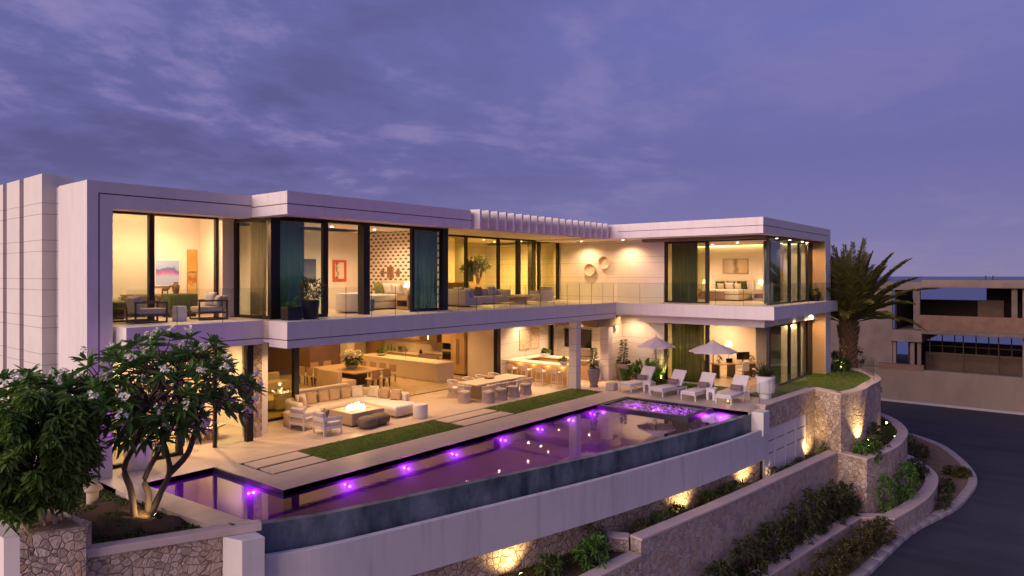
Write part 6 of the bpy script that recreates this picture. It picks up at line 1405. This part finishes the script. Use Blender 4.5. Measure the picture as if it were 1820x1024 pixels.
# balcony sitting group and the centre room
t = thing('balcony_sofa', 'pale U shaped sofa on the balcony below the indoor tree', 'sofa', (24, 22, 4.1)); part('seat', MB().box(22.4, 23.3, 20.7, 22.9, 4.15, 4.5).box(23.3, 26.8, 22.0, 22.9, 4.15, 4.5), 'fabric_lilac', t, world=True, bevel=.06, seg=3)
part('backrest', MB().box(22.25, 22.5, 20.7, 22.9, 4.15, 4.85), 'fabric_lilac', t, world=True, bevel=.07, seg=3); part('backrest', MB().box(22.5, 26.8, 22.75, 23.0, 4.15, 4.85), 'fabric_lilac', t, world=True, bevel=.07, seg=3); part('armrest', MB().box(26.75, 27.0, 22.0, 23.0, 4.15, 4.8), 'fabric_lilac', t, world=True, bevel=.07, seg=3)
for k, (x, y, r, m) in enumerate(((22.75, 21.0, 85, 'fabric_lilac'), (22.8, 21.7, 95, 'fabric_lilac'), (23.8, 22.6, 0, 'fabric_grey'), (25.2, 22.6, 5, 'fabric_mauve'), (26.2, 22.6, -8, 'fabric_lilac'))): pillow(['lilac pillow at the open end of the balcony sofa', 'lilac pillow near the corner of the balcony sofa', 'grey pillow at the left of the balcony sofa back', 'dark mauve pillow at the middle of the balcony sofa back', 'lilac pillow at the right end of the balcony sofa'][k], (x, y, 4.72), .55, .48, .18, m, R(r), -.25, 'balcony sofa pillows')
t = thing('balcony_armchair', 'pale square armchair at the right of the balcony sitting group', 'armchair', (29.3, 21.8, 4.1), R(170)); part('seat', MB().box(-.42, .45, -.42, .42, .05, .42), 'fabric_lilac', t, bevel=.05, seg=3); part('backrest', MB().box(-.48, -.28, -.45, .45, .05, .8), 'fabric_lilac', t, bevel=.06, seg=3); part('armrest', MB().box(-.45, .42, -.5, -.36, .05, .58), 'fabric_lilac', t, bevel=.05, seg=3); part('armrest', MB().box(-.45, .42, .36, .5, .05, .58), 'fabric_lilac', t, bevel=.05, seg=3)
t = thing('balcony_coffee_table', 'low round grey coffee table of the balcony sitting group', 'coffee table', (26.6, 21.1, 4.1)); part('top', MB().lathe(0, 0, [(.62, .3), (.65, .33), (.65, .37), (.63, .38)], 28), 'concrete_warm', t, smooth='auto'); part('base', MB().lathe(0, 0, [(.35, 0), (.3, .3)], 20), 'concrete_warm', t, smooth='auto')
t = thing('long_ottoman', 'long low grey ottoman in front of the balcony sofa', 'ottoman', (27.9, 22.3, 4.1)); part('body', MB().box(-.7, .7, -.35, .35, .06, .4), 'fabric_lilac', t, bevel=.05, seg=3)
t = thing('indoor_tree', 'small tree with pale twisted trunk behind the upper window wall', 'tree', (27.5, 24.75, 5.05)); q = random.Random(19); s = MB(); cl = []
for k in range(6):
    e = (q.uniform(-.8, .8), q.uniform(-.3, .3), q.uniform(.55, 1.15)); m_ = (q.uniform(-.25, .25), q.uniform(-.1, .1), .4); s.tube([(q.uniform(-.06, .06), 0, 0), m_, e], [.05, .04, .014], 6); cl.append(e)
part('trunk', s, 'bark_pale', t, smooth=True); it = []
for e in cl + [(-.3, 0, 1.25), (.2, 0, 1.3), (0, 0, 1.0), (.75, 0, .95), (-.8, 0, .8)]: it += blob_leaves(e, (.38, .3, .22), 95, .16, .075, .3, 6, q.randint(1, 999))
leaf_mesh('crown', 'leaf_mid', t, it)
t = thing('television', 'black television behind the indoor tree', 'television', (30.2, 28.2, 5.2)); part('screen', MB().box(29.1, 30.75, 28.0, 28.03, 5.15, 6.3), 'frame_black', t, world=True); part('media_wall', MB().box(28.9, 31.6, 28.04, 28.2, 4.1, 6.5), 'wood_cabinet', t, world=True)
t = thing('stair_rail', 'thin dark stair handrail behind the upper window wall', 'handrail', (29.5, 24.3, 4.1)); part('rail', MB().tube([(28.3, 24.2, 4.75), (29.3, 24.2, 5.05), (29.4, 24.2, 5.15), (31.4, 24.2, 5.15), (31.4, 24.2, 4.1)], .02, 6).tube([(29.4, 24.2, 4.1), (29.4, 24.2, 5.15)], .015, 5), 'frame_black', t)

# upper right bedroom
bed('white bed with green pillows in the upper right bedroom', (38.0, 15.05, 4.1), 2.1, 2.1)
for k, (y, m, x, s) in enumerate(((15.75, 'fabric_green', 38.75, .55), (15.1, 'fabric_green', 38.75, .55), (14.45, 'fabric_green', 38.72, .58), (15.6, 'fabric_cream', 38.45, .42), (15.05, 'fabric_white', 38.4, .48), (14.6, 'fabric_cream', 38.45, .42))):
    pillow(['dark green pillow furthest left on the upper right bed', 'dark green pillow at the middle of the upper right bed', 'dark green pillow nearest the side window on the upper right bed', 'cream pillow in front on the left of the upper right bed', 'white pillow in front at the middle of the upper right bed', 'cream pillow in front nearest the side window'][k], (x, y, 4.66 + s * .5), s, s * .9, .18, m, R(90), -.3, 'pillows on the upper right bed')
o = part('throw_blanket', MB().box(36.87, 36.92, 14.75, 16.16, 4.16, 4.6).box(36.92, 37.25, 16.08, 16.16, 4.16, 4.6), 'fabric_plaid'); tag(o, 'brown plaid throw across the foot of the upper right bed', 'blanket')
nightstand('oak nightstand nearest the side window in the upper right bedroom', (38.85, 13.4, 4.1), .75); lamp('white table lamp nearest the side window in the upper right bedroom', (38.85, 13.4, 4.7), 'ceramic_white', 9, .2); nightstand('oak nightstand on the far side of the upper right bed', (38.85, 16.7, 4.1), .75); lamp('white table lamp on the far side of the upper right bed', (38.85, 16.7, 4.7), 'ceramic_white', 9, .2)
picture('framed coastal photograph above the upper right bed', 39.16, 39.195, 14.3, 15.75, 5.66, 6.45, 'coast_art', 'wood_oak', 'painting', .03, None, 'painting')
# study below
t = thing('desk', 'long wooden desk on dark legs in the study', 'desk', (36.2, 13.85, .05), R(-34)); part('desktop', MB().box(-1.35, 1.35, -.38, .38, .70, .75), 'wood_oak', t)
for x in (-1.25, -.3, .75, 1.28): part('leg', MB().box(x - .04, x + .04, -.32, .32, 0, .7), 'wood_dark', t)
def on_desk(u, v): a = R(-34); return (36.2 + u * math.cos(a) - v * math.sin(a), 13.85 + u * math.sin(a) + v * math.cos(a), .80)
t = thing('computer_monitor', 'wide black computer monitor on the study desk', 'monitor', on_desk(.45, 0), R(-44)); part('screen', MB().box(-.36, .36, -.02, .02, .15, .57), 'black_gloss', t); part('stand', MB().box(-.03, .03, .02, .05, 0, .3).box(-.14, .14, -.1, .1, 0, .015), 'frame_black', t)
t = thing('laptop', 'dark open laptop left of the study monitor', 'laptop', on_desk(-.35, 0), R(-44)); part('screen', MB().cbox(0, .1, .0, .36, .02, .24, 0, ('X', -.2)), 'black_gloss', t); part('keyboard', MB().box(-.18, .18, -.15, .1, 0, .02), 'frame_black', t)
t = pot('potted_plant', 'small white pot plant right of the study monitor', on_desk(1.0, .05), [(.06, 0), (.08, .12), (.07, .12)], 'ceramic_tan'); leaf_mesh('foliage', 'leaf_olive', t, blob_leaves((0, 0, .22), (.14, .14, .12), 80, .1, .04, .3, 6, 51))
t = pot('potted_plant', 'small pot plant at the left end of the study desk', on_desk(-1.0, .05), [(.06, 0), (.08, .12), (.07, .12)], 'ceramic_tan'); leaf_mesh('foliage', 'leaf_olive', t, blob_leaves((0, 0, .24), (.12, .12, .14), 70, .1, .04, .3, 6, 52))
def offchair(label, loc, rot):
    t = thing('office_chair', label, 'chair', loc, rot, 'office chairs at the study desk'); b = MB()
    for k in range(5): a = 1.2566 * k; b.tube([(0, 0, .12), (.28 * math.cos(a), .28 * math.sin(a), .06)], .022, 5)
    part('castor_base', b, 'steel', t); part('gas_column', MB().tube([(0, 0, .1), (0, 0, .42)], .03, 6), 'steel', t); part('seat', MB().box(-.24, .24, -.24, .24, .42, .5), 'fabric_white', t, bevel=.03); part('backrest', MB().cbox(-.25, 0, .5, .05, .44, .42), 'fabric_white', t, bevel=.02); return t
c0 = offchair('white office chair left of the study monitor', (35.7, 13.3, .05), R(60)); dup(c0, (36.5, 12.75, .05), R(50), 'white office chair in front of the study monitor')
t = thing('dark_armchair', 'dark armchair behind the study curtain', 'armchair', (34.6, 15.2, .05)); part('seat', MB().box(-.35, .35, -.35, .35, .1, .42), 'fabric_taupe', t, bevel=.04); part('backrest', MB().box(.25, .4, -.35, .35, .1, .9), 'fabric_taupe', t, bevel=.04)
t = thing('floor_lamp', 'slim lit floor lamp behind the study desk', 'lamp', (38.1, 15.0, .05)); part('pole', MB().tube([(0, 0, 0), (0, 0, 1.5)], .015, 6), 'bronze_metal', t); part('lamp_shade', MB().lathe(0, 0, [(.2, 1.4), (.13, 1.7)], 16, caps=False), 'lamp_glow', t); point((38.1, 15.0, 1.6), 25, .06)
